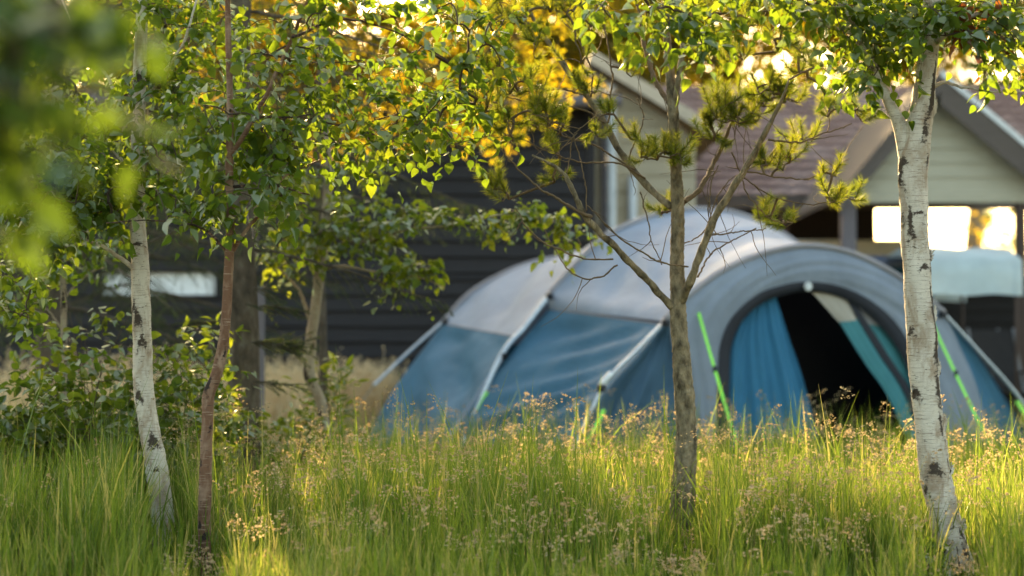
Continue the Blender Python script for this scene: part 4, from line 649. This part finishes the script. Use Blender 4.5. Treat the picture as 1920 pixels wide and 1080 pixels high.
# long tiled roof shelter
Ye = 25.5; x0, x1 = at(1238, 400, Ye)[0], at(2120, 400, Ye)[0]; ze = at(0, 372, Ye)[2]; Yr = 29.5; zr = at(0, 163, Yr)[2]
sh = thing('tiled_shelter', (x0 + 2, Ye + 2, 0), 'long shelter under a low brown tiled roof behind the tent', 'shelter')
mb = MB(); rows = 14; nx = 240; xs_ = np.linspace(x0, x1, nx); rp = .022 * np.abs(np.sin(xs_ * math.pi / .24)); L_ = []
for i in range(rows):
    for f, dz in ((0, .05), (1, 0)):
        u = (i + f) / rows; L_.append(np.stack([xs_, np.full(nx, Ye + (Yr - Ye) * u), ze + (zr - ze) * u + dz + rp], -1))
mb.add(np.array(L_), grid_faces(len(L_), nx)); mb.add([(x0, Ye, ze), (x1, Ye, ze), (x1, Yr, zr), (x0, Yr, zr), (x1, Yr + 2, zr - .95), (x0, Yr + 2, zr - .95)], np.array([[0, 3, 2, 1], [3, 5, 4, 2]])); mb.build('roof', M['roof_tile'], sh, False)
mb = MB(); box(mb, ((x0 + x1) / 2, Ye - .03, ze - .05), (x1 - x0, .04, .18), 0, None, .006); mb.build('fascia', M['purple_trim'], sh, False)
mb = MB(); xw = at(1640, 400, 28)[0]; box(mb, ((x0 + xw) / 2, 28, ze / 2), (xw - x0, .1, ze + .3)); box(mb, (x0 + .05, 27, ze / 2), (.1, 2.0, ze)); mb.build('back_wall', M['interior'], sh, False)
for px in (1300, 1470, 2090):
    mb = MB(); p = gpt(px, Ye + .15); box(mb, (p[0], p[1], ze / 2), (.12, .12, ze), 0, None, .01); mb.build('post', M['brown_post'], sh, False)
# cream gabled porch in front of it
Yp = 22.0; ap = at(1752, 146, Yp); le = at(1566, 374, Yp); ri = at(1968, 328, Yp); zb = at(0, 377, Yp)[2]
po = thing('gabled_porch', (ap[0], Yp + 1, 0), 'open gabled porch with pale cream boarded gable at the right edge', 'porch')
sL, sR = (ap[2] - le[2]) / (ap[0] - le[0]), (ap[2] - ri[2]) / (ri[0] - ap[0])
mb = MB(); lap(mb, 0, 0, Yp, zb + .1, ap[2] - .1, .16, .028, lambda z: (max(le[0] + .12, ap[0] - (ap[2] - z) / sL), min(ri[0] - .1, ap[0] + (ap[2] - z) / sR))); mb.build('gable', M['gable_board'], po, False)
mb = MB(); box(mb, ((le[0] + ri[0]) / 2, Yp, zb + .04), (ri[0] - le[0] - .3, .12, .13), 0, None, .01); mb.build('beam', M['gable_board'], po, False)
for e, wd in ((le, .20), (ri, .34)):
    mb = MB(); v = np.array([0, 0, 1.]); prism(mb, [ap + [0, -.32, 0], e + [0, -.32, 0], e + [0, -.32, -wd], ap + [0, -.32, -wd]], (0, .03, 0)); mb.build('bargeboard', M['purple_trim'], po, False)
    mb = MB(); prism(mb, [ap + [0, -.34, .05], e + [0, -.34, .05], e + [0, -.34, -.02], ap + [0, -.34, -.02]], (0, .06, 0)); mb.build('roof_edge', M['white_trim'] if wd > .3 else M['purple_trim'], po, False)
    mb = MB(); prism(mb, [ap + [0, -.28, -.02], e + [0, -.28, -.02], e + [0, 4, -.02], ap + [0, 4, -.02]], (0, 0, .06)); mb.build('roof', M['roof_felt'], po, False)
for px, w_, mt in ((1592, .16, 'grey_post'), (1916, .11, 'brown_post')):
    p = gpt(px, Yp + .02); mb = MB(); box(mb, (p[0], p[1], zb / 2 - .01), (w_, w_, zb - .02), 0, None, .012); mb.build('post', M[mt], po, False)
# board fence darkened as canopy shade, pale low wall
mb = MB(); xa, xb = at(1625, 600, 24.6)[0], at(2100, 600, 24.6)[0]; lap(mb, xa, xb, 24.6, 0, 1.74, .15, .03); fe = mb.build('shade_fence', M['interior'], None, False); tag(fe, 'low board fence added as the shade under the pale canvas canopy', 'fence')  # near-black boards added to paint the shade under the canopy
mb = MB(); xa, xb = at(1440, 600, 24.2)[0], at(1700, 600, 24.2)[0]; za = at(0, 447, 24.2)[2]; box(mb, ((xa + xb) / 2, 24.2, za - .14), (xb - xa, .06, .24), 0, None, .01)
for q in np.linspace(xa + .1, xb - .1, 4): box(mb, (q, 24.26, za / 2 - .06), (.08, .055, za - .13), 0, None, .008)
tag(mb.build('railing', M['cream_board'], None, False), 'pale board railing showing just above the tent roof', 'railing')
# canvas canopy, folding chairs
cx0, cx1 = at(1733, 500, 19.2)[0], at(1917, 500, 19.2)[0]; cz0, cz1 = at(0, 553, 19.2)[2], at(0, 464, 19.2)[2]
M['canvas'] = fabric('pale green blue canvas', (.56, .66, .68), .25, .5); ca = thing('canvas_canopy', ((cx0 + cx1) / 2, 20, 0), 'pale blue green canvas canopy on thin legs behind the right birch', 'canopy')
mb = MB(); nx = 50; t = np.linspace(0, 1, nx); X_ = cx0 + (cx1 - cx0) * t
rowz = [(19.18, cz0), (19.2, cz0 + .2), (19.22, cz0 + .34), (19.7, cz1), (20.4, cz1 + .06), (21.2, cz1), (21.6, cz0 + .3), (21.62, cz0)]; V = np.array([np.stack([X_, yy + .03 * np.sin(t * 9 + yy), np.full(nx, zz) + .008 * np.sin(t * 11 + i)], -1) for i, (yy, zz) in enumerate(rowz)]); mb.add(V, grid_faces(len(rowz), nx)); mb.build('roof', M['canvas'], ca)
for x in (cx0 + .05, cx1 - .05):
    for y in (19.25, 21.55): mb = MB(); rod(mb, [(x, y, 0), (x, y, cz0 + .3)], .016); mb.build('leg', M['brown_post'], ca)
M['chair_frame'] = solid('grey chair tube', [(.18, .18, .19)], .4, metal=.4)
def chair(px, Yh, a, label):
    b = gpt(px, Yh); c = thing('folding_chair', b, label, 'chair', 'folding chairs under the canvas canopy'); R_ = rotz(a); w = lambda x, y, z: b + R_ @ np.array([x, y, z])
    for x in (-.26, .26):
        mb = MB(); rod(mb, smooth([w(x, -.24, 0), w(x, .02, .44), w(x, .22, 1.08)], 16), .014); mb.build('back_leg', M['chair_frame'], c); mb = MB(); rod(mb, smooth([w(x, .26, 0), w(x, .0, .42), w(x, -.24, .62)], 12), .013); mb.build('leg', M['chair_frame'], c); mb = MB(); box(mb, w(x, -.02, .635), (.05, .46, .025), 0, R_, .006); mb.build('armrest', M['clip'], c)
    mb = MB(); s = np.linspace(0, 1, 12); V = np.array([[w(-.25 + .5 * i, -.24 + .26 * q, .43 - .05 * math.sin(3.14 * q)) for i in np.linspace(0, 1, 8)] for q in s]); mb.add(V, grid_faces(12, 8)); mb.build('seat', M['t_dark'], c)
    mb = MB(); V = np.array([[w(-.25 + .5 * i, .05 + .17 * q + .03 * math.sin(3.14 * i), .48 + .58 * q) for i in np.linspace(0, 1, 8)] for q in s]); mb.add(V, grid_faces(12, 8)); mb.build('backrest', M['t_dark'], c)
chair(1880, 20.0, .3, 'grey framed folding chair nearest the brown post under the canopy'); chair(1815, 20.7, -.5, 'grey framed folding chair deeper in the dark under the canopy')
# parked car
M['car_paint'] = solid('blue grey car paint', [(.05, .06, .09)], .35, sc=2, spec=.4, coat=.4); M['car_glass'] = solid('car glass', [(.02, .05, .055)], .25, sc=2, spec=.3); M['rubber'] = solid('tyre rubber', [(.02, .02, .02)], .85); M['rim'] = solid('wheel rim', [(.45, .46, .48)], .35, metal=.8); M['lamp'] = solid('headlamp', [(.6, .62, .65)], .15, spec=.7)
car = thing('parked_car', gpt(1606, 21.6), 'blue grey car parked under the porch, only its roof above the tent', 'car'); cb_ = np.array(car.location); W = .86
sec = [(-2.1, .35, .72, .72), (-2.05, .3, .86, .80), (-1.2, .25, .98, .86), (-.75, .25, 1.02, .87), (.9, .25, 1.03, .87), (1.9, .25, 1.0, .85), (2.1, .32, .9, .8)]
def hull(sec, k=20):
    out = []
    for y, z0, z1, w in sec:
        t = np.linspace(0, 2 * math.pi, k, endpoint=False); c, s = np.cos(t), np.sin(t); out.append(np.stack([w * np.sign(c) * np.abs(c) ** .35, np.full(k, y), (z0 + z1) / 2 + (z1 - z0) / 2 * np.sign(s) * np.abs(s) ** .35], -1))
    V = np.array(out); n, k = V.shape[:2]; i = np.arange(n - 1)[:, None] * k; j = np.arange(k)[None]; Q = np.stack([i + j, i + (j + 1) % k, i + k + (j + 1) % k, i + k + j], -1).reshape(-1, 4); return V.reshape(-1, 3), [Q, np.arange(k)[None, ::-1], (np.arange(k) + (n - 1) * k)[None]]
RC = rotz(.04); mb = MB(); V, Q = hull(sec); mb.add(V @ RC.T + cb_, Q); V, Q = hull([(-.55, 1.72, 1.82, .60), (-.3, 1.70, 1.88, .68), (.8, 1.72, 1.92, .70), (1.6, 1.70, 1.86, .66), (1.75, 1.70, 1.78, .6)]); mb.add(V @ RC.T + cb_, Q); mb.build('body', M['car_paint'], car)
mb = MB(); V, Q = hull([(-1.15, .97, 1.0, .74), (-.55, .97, 1.745, .655), (1.7, .97, 1.745, .655), (1.95, .97, 1.05, .74)]); mb.add(V @ RC.T + cb_, Q); mb.build('windows', M['car_glass'], car)
for x in (-.8, .8):
    for y in (-1.35, 1.4):
        c = np.array([x, y, .33]); mb = MB(); ws = [(-.1, .26), (-.09, .32), (.09, .32), (.1, .26)]; th = np.arange(24) / 24 * 6.2832
        V = np.array([[c + [o_, r_ * math.cos(t), r_ * math.sin(t)] for t in th] for o_, r_ in ws]); i = np.arange(3)[:, None] * 24; j = np.arange(24)[None]; Q = np.stack([i + j, i + (j + 1) % 24, i + 24 + (j + 1) % 24, i + 24 + j], -1).reshape(-1, 4); mb.add(V.reshape(-1, 3) @ RC.T + cb_, [Q]); wh = mb.build('wheel', M['rubber'], car)
        mb = MB(); prism(mb, (np.array([c + [np.sign(x) * .085, .25 * math.cos(t), .25 * math.sin(t)] for t in th])) @ RC.T + cb_, RC @ np.array([np.sign(x) * .012, 0, 0])); mb.build('rim', M['rim'], wh, False)
    mb = MB(); box(mb, RC @ np.array([x * .72, -2.07, .72]) + cb_, (.3, .08, .12), 0, RC, .02); mb.build('headlight', M['lamp'], car)
# weathered post by the spruce
mb = MB(); p = gpt(487, 13.2); box(mb, (p[0], p[1], .62), (.055, .055, 1.3), 0, rotz(.3), .006); tag(mb.build('wooden_post', M['grey_post'], None, False), 'grey weathered wooden post just right of the old spruce trunk', 'post')
# ------------------------------------------------------------------ far trees
def bgtree(label, px, Y, hgt, crown, n, leaf, size, per=3, nl=8, w=.14, kind='round', group='tall trees behind the cabins', lean=0, L=.45, br=(.006, .06)):
    """crown: list of (dx, z, r, rz) ellipsoids in metres relative to the foot"""
    b = gpt(px, Y); o = thing('broadleaf_tree', b, label, 'tree', group); k = 40; z = np.linspace(-.1, hgt * .86, k); P = np.stack([b[0] + lean * z + .12 * np.sin(z * .7 + px), b[1] + .1 * np.sin(z * .9), z], -1); R = w * (1 - .9 * np.linspace(0, 1, k)); mb = MB(); V, Q = tubes(P[None], R[None], 12); mb.add(V, Q, 0, .2); mb.build('trunk', M['pale_bark'], o)
    T_ = []; tot = sum(r_ * r_ * rz for _, _, r_, rz in crown)
    for dx, zc, r_, rz in crown:
        m = int(n * r_ * r_ * rz / tot); u = rnd(m) * (rng.random(m) ** .4)[:, None]; T_.append(b + np.stack([dx + u[:, 0] * r_, u[:, 1] * r_ * (.4 if leaf == 'gold_leaf' else .8), zc + u[:, 2] * rz], -1))
    T_ = np.vstack(T_); cb = MB(); pts, par, cnt, n0 = colonise(np.array(list(P[10:])), T_); dr = crown_branches(cb, pts, par, cnt, n0, 0, *br, 4); sprigs(cb, pts[n0:], dr, per, nl, L, size, kind, 0, 1, .4, .9, lambda p: np.full(len(p), .0), .003); cb.build('crown', [M['twig'], M[leaf]], o)
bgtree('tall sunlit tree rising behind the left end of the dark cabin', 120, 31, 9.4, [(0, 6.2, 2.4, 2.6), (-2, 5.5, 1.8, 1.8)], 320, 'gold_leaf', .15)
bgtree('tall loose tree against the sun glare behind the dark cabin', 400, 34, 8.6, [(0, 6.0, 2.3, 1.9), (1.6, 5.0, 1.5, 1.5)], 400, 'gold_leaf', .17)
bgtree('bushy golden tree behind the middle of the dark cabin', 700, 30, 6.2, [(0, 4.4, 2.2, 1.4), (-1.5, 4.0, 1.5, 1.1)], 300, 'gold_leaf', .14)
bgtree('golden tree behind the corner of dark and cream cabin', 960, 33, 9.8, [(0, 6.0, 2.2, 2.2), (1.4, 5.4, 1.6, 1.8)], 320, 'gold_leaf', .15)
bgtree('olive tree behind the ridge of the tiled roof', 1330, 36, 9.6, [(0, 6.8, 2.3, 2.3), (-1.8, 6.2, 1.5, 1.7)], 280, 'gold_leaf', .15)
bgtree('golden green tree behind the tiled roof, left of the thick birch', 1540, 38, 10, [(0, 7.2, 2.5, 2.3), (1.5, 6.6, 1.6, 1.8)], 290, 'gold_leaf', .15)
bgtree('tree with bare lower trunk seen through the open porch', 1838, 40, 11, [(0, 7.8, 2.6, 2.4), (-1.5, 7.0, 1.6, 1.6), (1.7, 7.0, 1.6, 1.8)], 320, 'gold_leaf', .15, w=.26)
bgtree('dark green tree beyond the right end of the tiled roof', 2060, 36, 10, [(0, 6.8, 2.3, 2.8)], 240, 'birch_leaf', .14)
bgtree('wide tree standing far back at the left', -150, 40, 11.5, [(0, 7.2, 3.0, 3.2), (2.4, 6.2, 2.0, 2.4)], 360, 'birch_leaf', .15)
bgtree('tall tree added far behind the dark cabin to shade the left grass', 205, 43, 12.4, [(-.4, 8.4, 2.2, 3.4), (-2, 6.6, 1.8, 2.6)], 330, 'birch_leaf', .16)  # added to keep a sun patch off the front left grass
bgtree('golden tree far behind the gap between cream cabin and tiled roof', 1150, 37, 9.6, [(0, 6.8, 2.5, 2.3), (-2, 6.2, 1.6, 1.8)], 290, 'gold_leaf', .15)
shrub('golden_bush', 'golden leaved bush in the bright gap beside the brown porch post', 1885, 33, 6, 'round', .09, 'gold_leaf', 3.2, .8, 110, 2, 6, .1, .3, cat='bush')
bgtree('small golden backlit tree before the eave of the dark cabin, above the bent birch', 452, 15.4, 4.0, [(.95, 3.0, .85, .62), (1.7, 2.85, .5, .5), (.2, 3.15, .7, .6), (1.2, 3.7, .8, .5), (2.15, 3.15, .6, .6), (.6, 2.75, .5, .35), (-.2, 3.4, .6, .4)], 640, 'gold_leaf', .05, 3, 8, .04, 'birch', None, 0, .16, (.0015, .02))
bgtree('young golden tree in the right half of the bright porch opening', 1888, 44, 5.2, [(0, 3.9, .8, 1.2)], 34, 'birch_leaf', .12, 2, 6, .05, 'round', None)
